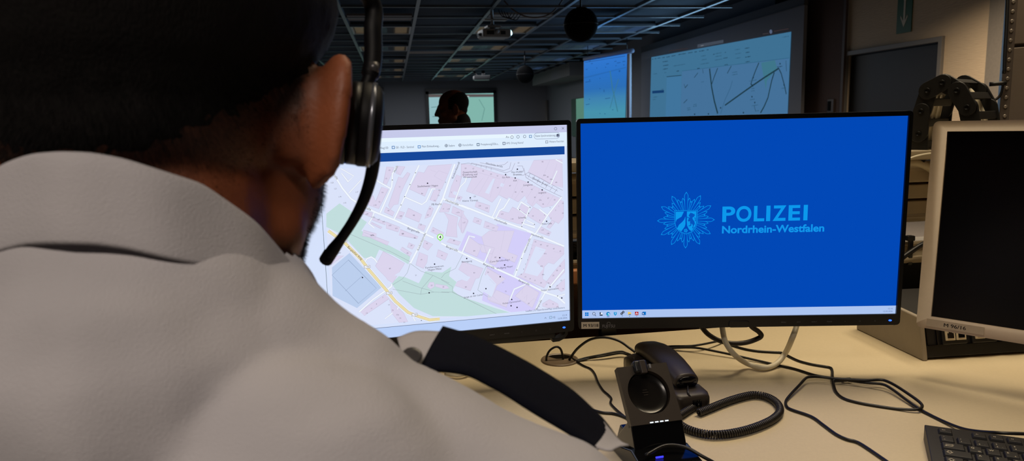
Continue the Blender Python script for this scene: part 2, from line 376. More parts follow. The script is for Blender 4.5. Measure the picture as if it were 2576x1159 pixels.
for (x, y, w) in ((912, 556, 14), (938, 552, 18), (970, 546, 26), (1012, 541, 24), (1055, 534, 34), (1108, 524, 40), (1187, 508, 76), (1265, 495, 40), (1317, 487, 24), (1373, 478, 50), (1427, 468, 18), (1800, 452, 46), (1805, 492, 40), (1808, 534, 50), (1805, 580, 44), (1603, 608, 34), (1342, 643, 22), (1147, 668, 26), (1030, 682, 18), (935, 694, 36), (1030, 578, 50), (1035, 614, 54), (1030, 648, 46), (1596, 545, 40), (1530, 500, 60), (1530, 528, 60), (1530, 560, 70), (1710, 465, 50), (1715, 503, 56), (1715, 545, 50), (1597, 492, 14), (1487, 510, 16), (1390, 525, 50), (1395, 560, 50), (1400, 598, 80), (1000, 840, 24), (935, 912, 40), (925, 935, 26), (1685, 678, 50), (1685, 700, 54), (1855, 757, 70), (1855, 832, 36), (1855, 854, 34), (1850, 935, 44), (1875, 990, 60), (1310, 982, 30), (1308, 998, 34), (1250, 1015, 28), (1252, 1032, 34), (2108, 626, 50), (2145, 828, 44), (1895, 1042, 36), (1160, 612, 110), (1380, 770, 26), (2165, 345, 60)):
    faint = x in (1530, 1390, 1395, 1400, 1160, 2165, 1710, 1715) or y > 670
    c = (44, 84, 112) if faint else dk; n = max(1, int(w/8)); h = 8
    for k in range(n):
        xa = x-w/2+k*w/n; sl = -.17*(xa-x); ww = w/n*.72*(.7+.5*((k*7+x) % 5)/5); hh = h*(.7+.6*((k*3+y) % 4)/4)
        PQ(pm, [Z(xa, y+sl-hh/2), Z(xa+ww, y+sl-hh/2-ww*.17), Z(xa+ww, y+sl+hh/2-ww*.17), Z(xa, y+sl+hh/2)], c, 4)
PQ(pm, [Z(1330, 418), Z(1575, 374), Z(1575, 402), Z(1330, 448)], (64, 72, 84), 1)
PQ(pm, [Z(1362, 428), Z(1388, 423), Z(1388, 430), Z(1362, 436)], (110, 116, 124), 2)
PQ(pm, [(Z(2021+13*math.cos(a), 298+20*math.sin(a))) for a in [k*math.pi/8 for k in range(16)]], (84, 96, 122), 1)
PQ(pm, [Z(1060, 478), Z(1240, 452), Z(1240, 456), Z(1060, 482)], (60, 48, 50), 1)
PQ(pm, [Z(2050, 292), Z(2190, 268), Z(2190, 272), Z(2050, 297)], (66, 52, 54), 1)
PQ(pm, [Z(1945, 318), Z(2000, 310), Z(2000, 314), Z(1945, 322)], (74, 66, 70), 1)
pm.build('projected_map', m_pic, t, colors=True)
# roll-down screen hanging beside it
A_, B_ = onz(1468, 154, 2.48), onz(1579, 135, 2.48)
A_.z = B_.z = 0; Mr = face_pose(A_, B_); t = thing('roll_down_screen', 'narrow bright blue roll-down projection screen left of the big projected map', 'projection screen', Mr)
wR = (B_-A_).length; uvr = plane_uv(Mr)
MB().box((wR/2, .03, 1.66), (wR+.06, .03, 1.62)).build('cloth', mat('screen_cloth', (150, 152, 156), .8), t)
for x in (.1, wR-.1): MB().tube([(x, .05, 2.56), (x, .05, CEIL+.02)], .008).build('hanging_rod', m_black, t, True)
MB().tube([(-.04, .05, 2.53), (wR+.10, .05, 2.53)], .045, 14).build('roller_case', mat('case_glow_blue', (120, 132, 160), .5), t, True)  # the screen's blue glow is put into the case colour
MB().box((wR+.035, .0, 1.66), (.07, .03, 1.62)).build('tension_bar', mat('bar_navy', (16, 22, 60), .4), t)
MB().box((wR+.09, .0, 1.66), (.035, .035, 1.62)).build('edge_bar', mat('bar_pale', (190, 200, 220), .4), t)
pm = MB(); Y = -.001; Z8 = lambda x, y: (1340+x/6.818, 140+y/6.818)
PR = lambda pts, c, k, w=None: PQ(pm, pts, c, k, w, uvf=uvr)
gr = [(0, (48, 118, 206)), (.22, (42, 112, 196)), (.45, (44, 110, 182)), (.6, (62, 130, 176)), (.8, (70, 146, 172)), (1.0, (72, 142, 166))]
TL, TR, BL, BR = Z8(880, 95), Z8(1622, -35), Z8(880, 1160), Z8(1585, 1160)
mix = lambda a, b, t: (a[0]+(b[0]-a[0])*t, a[1]+(b[1]-a[1])*t)
# the projected browser page: a lighter bar above, a map that turns greener below
for (a, ca), (b, cb) in zip(gr, gr[1:]):
    for k in range(6):
        f0, f1 = a+(b-a)*k/6, a+(b-a)*(k+1)/6; c = tuple(ca[i]+(cb[i]-ca[i])*k/6 for i in range(3))
        PR([mix(TL, BL, f0), mix(TR, BR, f0), mix(TR, BR, f1), mix(TL, BL, f1)], c, 0)
PR([Z8(880, 370), Z8(1610, 190), Z8(1600, 210), Z8(880, 395)], (40, 104, 180), 1)
for pts, w in (([Z8(1330, 260), Z8(1370, 560), Z8(1400, 680), Z8(1460, 960)], .03), ([Z8(1475, 400), Z8(1400, 640), Z8(1330, 900)], .02)):
    PR(pts, (58, 118, 140), 2, w)
PR([Z8(900, 115), Z8(1590, 5)], (40, 92, 160), 2, .015)
for (x, y, w) in ((985, 90, 30), (1020, 135, 36), (930, 235, 34), (1290, 140, 50), (1425, 95, 40), (1480, 120, 60), (1570, 98, 50), (1105, 210, 18), (1255, 196, 20), (1435, 170, 20), (1570, 155, 24), (985, 415, 26), (955, 446, 92), (950, 833, 64), (1160, 388, 16), (1495, 255, 28), (1495, 272, 30), (1230, 590, 24), (1230, 612, 26), (1160, 565, 20), (980, 745, 18), (1245, 995, 26), (1380, 925, 24), (1100, 40, 60), (1200, 25, 60), (1300, 12, 50), (1290, 730, 90), (1160, 990, 18)):
    n = max(1, w//14)
    for k in range(n): 
        xa = x-w/2+k*w/n; PR([Z8(xa, y-5-.17*(xa-x)), Z8(xa+w/n*.75, y-5-.17*(xa-x)), Z8(xa+w/n*.75, y+4-.17*(xa-x)), Z8(xa, y+5-.17*(xa-x))], (22, 62, 116), 3)
pm.build('projected_map', m_pic, t, colors=True)
# rear screen behind the man, with its dark frame, and the neighbouring one at the edge of the headset
ZC = lambda x, y: (940+x/3.6214, y/3.6214)
def rear(name, lab, TL, TR, zbot, cols_):
    q0 = ony(*TL, BACK_Y-.1); q1 = ony(*TR, BACK_Y-.1); w = q1.x-q0.x; zt = q0.z
    t = thing(name, lab, 'projection screen', pose((q0.x, BACK_Y-.1, 0)))
    MB().box((w/2, .02, (zt+zbot)/2), (w, .04, zt-zbot)).build('cloth', mat('rear_cloth', (180, 184, 186), .8), t)
    fr = MB(); fr.box((-.06, .0, (zt+zbot)/2), (.12, .08, zt-zbot+.2)); fr.box((w+.05, .0, (zt+zbot)/2), (.1, .08, zt-zbot+.2)); fr.box((w/2, 0, zt+.1), (w+.22, .08, .2)); fr.box((w/2, 0, zbot-.05), (w+.22, .08, .1))
    fr.build('frame', m_black, t)
    return t, w, zt
t, w, zt = rear('rear_screen', 'framed bright screen on the rear wall directly behind the man', ZC(500, 858), ZC(1090, 858), .7, None)
Mt = pose((ony(*ZC(500, 858), BACK_Y-.1).x, BACK_Y-.1, 0)); uvq = plane_uv(Mt); pm = MB(); Y = -.002
PR = lambda pts, c, k, w=None: PQ(pm, pts, c, k, w, uvf=uvq)
pm.box((w/2, -.003, (zt+.7)/2), (w, .002, zt-.7), None, (122, 172, 168))
PR([(1078, 237), (1241, 237), (1241, 243.5), (1078, 244.5)], (92, 84, 84), 3)
PR([(1166, 241.8), (1180, 241.6), (1180, 243.6), (1166, 243.9)], (190, 200, 200), 4)
PR([(1079, 245), (1105, 244), (1107, 312), (1081, 312)], (146, 186, 192), 3)
PR([(1172, 246), (1241, 245), (1243, 312), (1174, 312)], (128, 180, 170), 3)
PR([ZC(525, 975), ZC(590, 970), ZC(590, 974), ZC(525, 980)], (74, 118, 122), 4)
PR([ZC(535, 1060), ZC(592, 1056), ZC(592, 1060), ZC(535, 1064)], (50, 90, 96), 4)
PR([ZC(960, 905), ZC(1010, 990), ZC(985, 1100)], (92, 140, 134), 4, .02)
pm.build('projected_picture', m_pic, t, colors=True)
t, w2, zt2 = rear('rear_screen', 'sliver of a greenish screen on the rear wall right beside the headset', (800, 236), (958, 232), .7, None)
MB().box((w2/2, -.003, (zt2+.7)/2), (w2, .002, zt2-.7), None, (88, 132, 118)).build('projected_picture', m_pic, t, colors=True)
# greenish board on the right wall beyond the roll-down screen
q0, q1 = onx(1437, 244, WALL_X-.05), onx(1475, 244, WALL_X-.05)
t = thing('notice_board', 'pale green glowing board on the right wall, half hidden by the roll-down screen', 'board', face_pose(Vector((WALL_X-.05, q0.y, 0)), Vector((WALL_X-.05, q1.y, 0))))
w = q0.y-q1.y
MB().box((w/2, .02, 1.3), (w, .04, 1.2)).build('panel', mat('board_green', (70, 96, 84), .7), t)
MB().box((w*.62, -.003, 1.3), (w*.55, .006, 1.16), None, (84, 128, 112)).build('projected_picture', m_pic, t, colors=True)  # the board's glow is painted on as an emissive patch
# grey corner pipe
tag(MB().tube([(WALL_X-.1, 26.9, 0), (WALL_X-.1, 26.9, 2.0)], .05, 8).build('wall_pipe', m_frame, None, True), 'thin pale vertical pipe beside the cream doorway at the rear', 'pipe')
# ---- exit sign on the papered wall
s0, s1 = onx(2254, 84, WALL_X-.012), onx(2291, 84, WALL_X-.012)
Ms = face_pose(Vector((WALL_X-.012, s0.y, s0.z-.01)), Vector((WALL_X-.012, s1.y, s0.z))); sw = s0.y-s1.y
t = thing('exit_sign', 'green emergency exit sign with a white downward arrow above the dark door', 'sign', Ms)
MB().box((sw/2, .004, .38), (sw, .008, .76)).build('plate', mat('sign_green', (12, 84, 40), .5), t, bevel=.002)
m_sw = mat('sign_white', (212, 206, 190), .6)
MB().prism([(sw*.28, .50), (sw*.78, .50), (sw*.78, .74), (sw*.28, .74)], -.003, .001).build('door_pictogram', m_sw, t)
ar = [(.5, .065), (.74, .175), (.72, .20), (.57, .135), (.57, .46), (.45, .46), (.45, .135), (.28, .20), (.26, .175)]
MB().prism([(a*sw, b) for a, b in ar], -.003, .001).build('arrow', m_sw, t)
# switch on the dark wall end
q = onx(2091, 266, WALL_X-.06)
t = thing('light_switch', 'small dark switch box on the dark wall end left of the door', 'switch', face_pose(q+Vector((0, .06, -.07)), q+Vector((0, -.06, -.07))))
MB().box((.06, .005, .07), (.14, .04, .18)).build('cover', mat('switch_brown', (70, 58, 54), .5), t, bevel=.006)
MB().box((.04, -.018, .07), (.06, .012, .13)).build('rocker', m_gloss, t, bevel=.003)
# ---- perforated post and grey cabinet at the right edge of the picture
m_post = mat('zinc_post', (104, 94, 88), .45, .3)
pp = cp(2537, 100, 2.02)
Mp = pose((pp.x, pp.y, 0), R(-30)); t = thing('slotted_post', 'tall zinc post with a row of round holes, right of the papered wall', 'post', Mp)
MB().box((0, 0, 1.05), (.024, .03, 2.1)).build('upright', m_post, t, bevel=.002)
for k in range(24):
    MB().lathe([(.0005, 0), (.0034, .0), (.0049, .0006), (.0049, .003)], 14, Matrix.Translation((.001, -.018, 1.06+k*.0262)) @ Matrix.Rotation(R(-90), 4, 'X')).build('hole_rim', mat('hole_zinc', (170, 160, 150), .3, .6) if k == 0 else bpy.data.materials['hole_zinc'], t, True)
MB().tube(smooth_path([(-.045, -.03, 1.255), (-.005, -.034, 1.257)], 3), .006, 8).tube(smooth_path([(-.012, -.034, 1.258), (-.02, -.036, 1.22), (-.05, -.034, 1.20)], 5), .0035, 8).build('hook', m_black, t, True)
o = MB().tube(smooth_path([cp(2535, -20, 1.98), cp(2532, 60, 1.98), cp(2528, 130, 1.98), cp(2526, 185, 1.98)], 6), .005, 8).build('post_cable', m_black, None, True)
tag(o, 'black cable running down the left side of the slotted post', 'cable')
cb = cp(2548, 100, 2.25); Mk = pose((cb.x, cb.y+.02, 0), R(-51)); t = thing('tall_cabinet', 'tall brownish grey cabinet at the right edge behind the slotted post', 'cabinet', Mk)
m_cab = mat('cabinet_grey', (124, 110, 98), .6, var=.03)
MB().box((.42, .32, 1.0), (.84, .5, 2.0)).build('carcass', m_cab, t, bevel=.004)
MB().box((.42, .06, .70), (.82, .02, 1.36)).build('door', m_cab, t, bevel=.003)
MB().box((.42, .06, 1.69), (.82, .02, .60)).build('door', m_cab, t, bevel=.003)
# ================================================================ desk and the technical wall behind it
DZ = .74
m_desk = mat('desk_laminate', (206, 190, 158), .5, var=.025, vs=260, bump=.04, bs=700)
m_beige = mat('beige_metal', (176, 162, 138), .45, var=.03)
m_wood = mat('brown_wood', (112, 80, 58), .5, var=.16, vs=9, aniso=(1, 1, 14))
m_strut = mat('beige_strut', (150, 132, 110), .5)
t = thing('desk', 'long beige laminate desk carrying the monitors, phone and cables', 'desk', pose((.35, 1.0, 0)))
MB().box((0, 0, DZ-.0125), (3.0, .77, .025)).build('worktop', m_desk, t, bevel=.003)
for s in (-1, 1): MB().box((s*1.3, .05, (DZ-.025)/2), (.04, .6, DZ-.025)).build('leg', m_strut, t, bevel=.003)
MB().box((0, .36, .52), (2.56, .018, .30)).build('modesty_panel', m_wood, t)
TY = 1.56
t = thing('technical_wall', 'beige slatted technical wall with rails and brown panel behind the monitors', 'console wall', pose((.45, TY, 0)))
for k in range(3): MB().box((0, 0, .952+k*.0395), (2.7, .02, .034)).build('slat', m_beige, t, bevel=.003)
MB().tube([(-1.35, 0, .929), (1.35, 0, .929)], .013, 10).build('lower_moulding', m_beige, t, True)
MB().tube([(-1.35, -.003, 1.052), (1.35, -.003, 1.052)], .013, 10).build('upper_moulding', m_beige, t, True)
MB().box((0, .02, .99), (2.7, .015, .13)).build('backing', m_wood, t)
MB().box((0, .01, 1.083), (2.7, .16, .022)).build('top_rail', m_beige, t, bevel=.003)
MB().hexa([(-1.35, -.05, .832), (1.35, -.05, .832), (1.35, .05, .832), (-1.35, .05, .832)], [(-1.35, -.035, .868), (1.35, -.035, .868), (1.35, .05, .868), (-1.35, .05, .868)]).tube([(-1.35, -.04, .87), (1.35, -.04, .87)], .006).tube([(-1.35, -.053, .834), (1.35, -.053, .834)], .009).build('cable_tray', m_beige, t, smooth=None)
for x in (-1.2, -.4, .752, 1.25): MB().box((x, .035, .54), (.04, .04, 1.08)).build('strut', m_strut, t, bevel=.002)
MB().box((-.38, .05, .52), (1.94, .02, .60)).build('wood_panel', m_wood, t)
MB().box((.98, .05, .55), (.74, .02, .62)).build('black_panel', m_dark, t)
# strap round the tray and small things in its gap
q = ony(2292, 630, TY-.06)
tag(MB().box((q.x, TY-.057, .852), (.012, .006, .062)).box((q.x, TY-.052, .886), (.02, .016, .012)).build('cable_tie', m_black, None, bevel=.002), 'black strap wrapped round the beige tray left of the white monitor', 'cable tie')
tag(MB().tube(smooth_path([ony(2262, 655, TY-.07), ony(2285, 637, TY-.07), ony(2330, 610, TY-.07), ony(2380, 600, TY-.07)], 5), .006, 8).build('tray_cable', m_black, None, True), 'black cable crossing the front of the beige tray left of the white monitor', 'cable')
m_white = mat('white_cable', (206, 196, 172), .45)
tag(MB().tube(smooth_path([ony(2235, 425, TY-.04), ony(2275, 412, TY-.045), ony(2310, 411, TY-.05), ony(2345, 428, TY-.05), ony(2400, 480, TY-.045)], 6), .0085, 10).build('hose', m_white, None, True), 'thick cream hose bowing over the slats beside the white monitor', 'hose')
tag(MB().tube(smooth_path([ony(2280, 402, TY-.09), ony(2310, 392, TY-.095), ony(2350, 386, TY-.095), ony(2400, 388, TY-.09)], 5), .003, 8).build('thin_cable', m_white, None, True), 'thin pale cable under the top rail beside the white monitor', 'cable')
q = ony(1445, 692, TY-.075)
tag(MB().box((q.x, TY-.075, .846), (.06, .02, .032)).build('orange_plug', mat('orange_plastic', (196, 132, 88), .5), None, bevel=.004), 'small orange box on the tray in the gap between the two black monitors', 'plug box')
q = ony(1447, 640, TY-.03)
t = thing('socket_outlet', 'dark round-shaped socket in the gap between the two black monitors', 'socket', pose((q.x, TY-.001, .888)))
MB().box((0, .012, 0), (.07, .02, .042)).build('plate', mat('socket_grey', (70, 66, 62), .5), t, bevel=.004)
MB().lathe([(.017, .0), (.017, .004), (.013, .004), (.012, -.004), (.001, -.004)], 20, Matrix.Rotation(R(90), 4, 'X')).build('socket_ring', m_black, t, True)
# ================================================================ monitors
m_bezel = mat('monitor_black', (15, 15, 19), .38, var=.05, vs=200, bump=.03, bs=1500)
m_shell = mat('monitor_shell', (18, 18, 21), .55)
m_print = mat('print_grey', (112, 112, 118), .5)
m_led = emat('led_blue', (40, 90, 255), 3.0, False)
m_sticker = mat('sticker_paper', (214, 204, 186), .6, var=.02)
m_ink = mat('ink_black', (24, 22, 26), .6)
DW, DH = .5184, .324
def frame_mb(w, h, l, r, tp, b, depth, rad):
    """bezel ring around an opening w x h, with rounded outer corners"""
    mb = MB(); ow, oh = w+l+r, h+tp+b; cx, cz = (r-l)/2, (tp-b)/2
    out = rrect(ow, oh, rad, 5, cx, cz); n = len(out)
    inn = []
    for (x, z) in out:
        inn.append((max(-w/2, min(w/2, x)), max(-h/2, min(h/2, z))))
    F0 = [(x, -.004, z) for x, z in out]; F1 = [(x, -.004, z) for x, z in inn]; B1 = [(x, .003, z) for x, z in inn]; B0 = [(x, depth, z) for x, z in out]
    vs = F0+F1+B1+B0; fs = []
    for i in range(n):
        j = (i+1) % n
        fs += [(i, j, n+j, n+i), (n+i, n+j, 2*n+j, 2*n+i), (i, 3*n+i, 3*n+j, j)]
    fs.append(tuple(range(3*n, 4*n))); mb.add(vs, fs); return mb
def monitor(label, M, led_x, marks):
    t = thing('monitor', label, 'monitor', M)
    bz = frame_mb(DW, DH, .0065, .0065, .0075, .0185, .022, .006).build('bezel', m_bezel, t)
    MB().hexa([(-.17, .022, -.13), (.17, .022, -.13), (.17, .022, .13), (-.17, .022, .13)], [(-.14, .048, -.10), (.14, .048, -.10), (.14, .048, .10), (-.14, .048, .10)]).build('rear_shell', m_shell, t, bevel=.006)
    zb = -DH/2-.0105
    mk = MB()
    for x, w in marks: put_text(mk, w, x, zb-.0005, .0022, -.0044, 0, None, 'c')
    mk.build('button_marks', m_print, t)
    MB().lathe([(.0001, 0), (.0015, 0), (.0015, .0008), (.0001, .0012)], 12, Matrix.Translation((led_x, -.004, zb)) @ Matrix.Rotation(R(90), 4, 'X') @ Matrix.Diagonal((1.7, 1, 1, 1))).build('power_led', m_led, t, True)
    return t
up = lambda q: q+Vector((0, 0, .02))
# ---- blue one
Mblue = Matrix.Translation((.55187, 1.08462, 1.01407)) @ Matrix.Rotation(R(-11.06), 4, 'Z') @ Matrix.Rotation(R(.778), 4, 'X')
ub = plane_uv(Mblue)
mk = []
for px, w in ((1969, 'MENU'), (2007, 'ECO'), (2046, 'INPUT'), (2084, 'MODE'), (2123, '<'), (2160, '□'), (2198, '○')): mk.append((ub(px, 806)[0], w))
t = monitor('black monitor with the bright blue police desktop, right of the map monitor', Mblue, ub(2236, 803)[0], mk)
PIC = -.0002
d = MB().box((0, .0015, 0), (DW, .003, DH)).build('display', emat('desktop_blue', (2, 72, 182), 1.0), t)
pm = MB()
def L(k): return PIC-.00008*k
def bp(pts, c, k, uvf=None): pm.poly([((uvf or ub)(*p)[0], L(k), (uvf or ub)(*p)[1]) for p in pts], c)
def bs(pts, w, c, k, closed=False, uvf=None): stroke(pm, [(uvf or ub)(*p) for p in pts], w, L(k), c, closed)
LB, BG = (12, 152, 236), (2, 74, 186)
Zs = lambda x, y: (1620+x/5.3667, 470+y/5.3667)
cx0, cz0 = ub(*Zs(565, 449)); e1 = ub(*Zs(955, 445)); R0 = e1[0]-cx0
def spike(ang, ln, wd, k):
    a = R(ang); dx, dz = math.sin(a), math.cos(a); qx, qz = dz, -dx
    def ring(g):
        pts = []
        for (l, w) in ((.25, .35), (.80, 1.0), (.86, .95)): pts.append((l, w))
        o = []
        hw = wd/2-g
        prof = [(.2, .42*hw), (.84, hw), (.90, hw*.86), (1.0-g*1.9/ln/R0*0-(g*2.2)/(ln*R0), 0)]
        for l, w in prof: o.append((cx0+dx*l*ln*R0+qx*w, cz0+dz*l*ln*R0+qz*w))
        for l, w in prof[-2::-1]: o.append((cx0+dx*l*ln*R0-qx*w, cz0+dz*l*ln*R0-qz*w))
        return o
    pm.poly([(a_, L(k), b_) for a_, b_ in ring(0)], LB); pm.poly([(a_, L(k+1), b_) for a_, b_ in ring(.0008)], BG)
for j in range(12):
    for da, ln, wd, k in ((15, .70, .0044, 1), (8.5, .80, .0048, 3), (21.5, .80, .0048, 3)): spike(j*30+da, ln, wd, k)
for j in range(12): spike(j*30, 1.0, .0068, 6)
sh = [(410, 318), (722, 312), (722, 470), (700, 545), (650, 605), (565, 637), (480, 605), (428, 545), (410, 470)]
bp([Zs(*p) for p in sh], LB, 9)
shr = lambda s_: [Zs(565+(x-565)*s_, 465+(y-465)*s_) for x, y in sh]
bp(shr(.955), BG, 10)
bp([Zs(*p) for p in ((425, 334), (538, 331), (505, 400), (440, 440), (425, 480))], LB, 11)
bp([Zs(*p) for p in ((558, 395), (558, 500), (548, 535), (500, 600), (445, 560), (470, 510), (515, 470), (540, 440))], LB, 11)
bp([Zs(*p) for p in ((578, 329), (706, 326), (706, 470), (690, 530), (640, 598), (605, 570), (580, 520), (576, 470))], LB, 11)
hd = (6, 84, 190)   # the rampant horse left dark
for P_ in ([(602, 383), (612, 366), (624, 352), (630, 343), (638, 352), (655, 355), (662, 362), (685, 366), (678, 376), (690, 384), (672, 390), (676, 400), (655, 408), (652, 425), (660, 440), (672, 455), (682, 480), (684, 500), (672, 515), (664, 535), (668, 552), (648, 560), (652, 546), (658, 520), (650, 500), (636, 495), (638, 515), (630, 526), (598, 528), (600, 520), (622, 514), (624, 495), (618, 478), (622, 460), (612, 462), (604, 466), (592, 458), (594, 440), (606, 428), (596, 416), (584, 420), (580, 404), (588, 396), (592, 408), (604, 410), (616, 412), (618, 400), (606, 396)],
           [(686, 405), (680, 420), (690, 432), (684, 446), (690, 458), (680, 470), (694, 462), (700, 446), (692, 436), (698, 424), (690, 416)]):
    bp([Zs(*p) for p in P_], hd, 12)
rz = lambda r_: [Zs(562+r_*math.cos(a)*(1+.12*math.cos(5*a)), 588+r_*math.sin(a)*(1+.12*math.cos(5*a))) for a in [k*math.pi/15 for k in range(30)]]
bp(rz(24), LB, 12); bp(rz(14), BG, 13); bp(rz(8), LB, 14)
def fit(body, pL, pR, cap, k, c, off=0):
    u0, u1 = ub(*pL), ub(*pR); put_text(pm, body, u0[0], (u0[1]+u1[1])/2, cap, L(k), 0, c, 'l', u1[0]-u0[0], off)
m1 = (Vector(ub(1817, 556))-Vector(ub(1817, 517.5))).length; m2 = (Vector(ub(1816, 586.3))-Vector(ub(1816, 567.6))).length
for ch, xa, xb in (('P', 1055, 1228), ('O', 1243, 1447), ('L', 1480, 1622), ('I', 1647, 1702), ('Z', 1735, 1915), ('E', 1947, 2105), ('I', 2149, 2205)):
    fit(ch, Zs(xa, 466-(xa-1055)*.0205), Zs(xb, 466-(xb-1055)*.0205), m1, 1, LB, .026)
fit('Nordrhein-Westfalen', (1816, 586.4), (2073, 581.4), m2, 1, (18, 150, 235), .028)
zt_ = (ub(1463, 780)[1]+ub(2255, 768.5)[1])/2
pm.poly([(-DW/2, L(1), -DH/2), (DW/2, L(1), -DH/2), (DW/2, L(1), zt_), (-DW/2, L(1), zt_)], (172, 196, 240))
ic = lambda px, py, pts, c, k: bp([(px+x, py+y) for x, y in pts], c, k)
Zt = lambda x, y: (1440+x/2.995, 740+y/2.995)
def icon(n): return Zt(108+53.7*n, 149-.8*n)
sq = lambda s_: [(-s_, -s_), (s_, -s_), (s_, s_), (-s_, s_)]
circ = lambda r_: [(r_*math.cos(k*math.pi/10), r_*math.sin(k*math.pi/10)) for k in range(20)]
x, y = icon(0)
for i in (-1, 1):
    for j in (-1, 1): ic(x+i*2.4, y+j*2.4, sq(2.1), (10, 120, 210), 3)
x, y = icon(1); ic(x, y-1, circ(3.9), (40, 60, 90), 3); ic(x, y-1, circ(2.8), (190, 208, 242), 4); bs([(x+2.5, y+2), (x+5, y+5)], .0009, (40, 60, 90), 3)
x, y = icon(2); ic(x-2, y-2.4, [(-1.5, -2), (1.5, -2), (1.5, 3), (-1.5, 3)], (30, 40, 60), 3); ic(x, y+2.5, [(-3.5, -1), (4, -1), (4, 1.8), (-3.5, 1.8)], (30, 40, 60), 3); ic(x+1.5, y-1, sq(2.2), (225, 232, 244), 4)
x, y = icon(3); ic(x, y, circ(5), (20, 130, 200), 3); ic(x+1, y+.7, circ(2.8), (190, 220, 245), 4); ic(x-1, y+1.8, circ(2.2), (30, 170, 190), 5); bs([(x-3.4, y+7), (x+3.4, y+7)], .0011, (40, 110, 190), 3)
x, y = icon(4); ic(x, y, [(-4, -4), (4, -4), (3.4, 1.5), (0, 5), (-3.4, 1.5)], (20, 150, 215), 3); ic(x+.2, y-.6, [(-1.4, -2), (1.8, -2), (-.2, 3)], (170, 215, 245), 4)
x, y = icon(5); ic(x+2, y-4, circ(3), (15, 15, 25), 3); ic(x-2, y+0, circ(3), (15, 15, 25), 3); ic(x+2, y-4, circ(1.3), (170, 190, 225), 4); ic(x-2, y, circ(1.3), (170, 190, 225), 4); ic(x-.3, y+5.5, circ(1), (60, 80, 110), 3)
x, y = icon(6); ic(x, y, [(-4, -4), (0, -4), (1, -3), (4, -3), (4, 4), (-4, 4)], (238, 200, 90), 3); ic(x+.5, y+2, [(-3, -1), (3, -1), (3, 1.5), (-3, 1.5)], (60, 120, 190), 4); ic(x, y+6.6, circ(.9), (70, 90, 120), 3)
x, y = icon(7); ic(x, y, sq(4.3), (176, 10, 30), 3); bs([(x-2.6, y+2.4), (x, y-2.6), (x+2.6, y+1.6), (x-2, y+1)], .0007, (250, 240, 240), 4); ic(x, y+6.6, circ(.9), (70, 90, 120), 3)
x, y = icon(8); ic(x+1.2, y, sq(4.2), (20, 120, 205), 3); ic(x-1.8, y+.6, sq(3), (10, 80, 160), 4); ic(x-1.8, y+.6, circ(1.6), (225, 236, 250), 5); ic(x+.6, y+6.6, circ(.9), (70, 90, 120), 3)
u = ub(2245, 774.5); put_text(pm, '12:14', u[0], u[1]-.002, .0026, L(3), 0, (88, 112, 160), 'r')
u = ub(2245, 781); put_text(pm, '12.05.2026', u[0], u[1]-.002, .0026, L(3), 0, (88, 112, 160), 'r')
pm.build('desktop_picture', picmat('desktop_picture', 1.0), d, colors=True)
# sticker, maker's lettering and sensor hump on the bezel
u0, u1 = ub(1462, 808), ub(1507, 824)
st = MB().box(((u0[0]+u1[0])/2, -.0043, (u0[1]+u1[1])/2), (u1[0]-u0[0], .0006, u0[1]-u1[1])).build('sticker', m_sticker, t)
s = MB(); [put_text(s, 'M 93/18', (u0[0]+u1[0])/2+.001+e_, (u0[1]+u1[1])/2, .0056, -.0048, 0, None, 'c') for e_ in (-.00016, 0, .00016)]; s.build('sticker_text', m_ink, st)
u0, u1 = ub(1515, 821.5), ub(1546, 821)
s = MB(); put_text(s, 'FUJITSU', u0[0], u0[1], .0052, -.0044, 0, None, 'l', u1[0]-u0[0]); xx = u0[0]+.0105
stroke(s, [(xx+.003*math.cos(a)*.9-.0002, u0[1]+.0072+.0018*math.sin(a)) for a in [k*math.pi/10 for k in range(-2, 14)]], .0006, -.0044, None)
s.build('maker_lettering', mat('letter_silver', (142, 142, 148), .4), t)
u = ub(1857, 813); MB().prism(rrect(.034, .0115, .004, 4, u[0], u[1]), -.0055, -.003).build('sensor_hump', m_bezel, t, bevel=.001)
def arm(t, M, foot, back):
    Mi_ = M.inverted(); top = Vector((foot.x, foot.y, 1.02)); mb = MB()
    q = [Mi_ @ (foot+Vector((a, b, 0))) for a, b in ((-.017, -.012), (.017, -.012), (.017, .012), (-.017, .012))]; r = [Mi_ @ (top+Vector((a, b, 0))) for a, b in ((-.017, -.012), (.017, -.012), (.017, .012), (-.017, .012))]
    MB().hexa(q, r).build('arm_column', m_black, t, bevel=.003)
    MB().tube(smooth_path([Mi_ @ (top+Vector((0, -.005, -.03))), Mi_ @ top.lerp(M @ Vector(back), .5), Vector(back)+Vector((0, .03, 0)), Vector(back)], 5), .013, 10).build('swing_arm', m_black, t, True)
a = ony(1528, 838, 1.415); arm(t, Mblue, Vector((a.x, 1.415, .60)), (0, .046, 0))
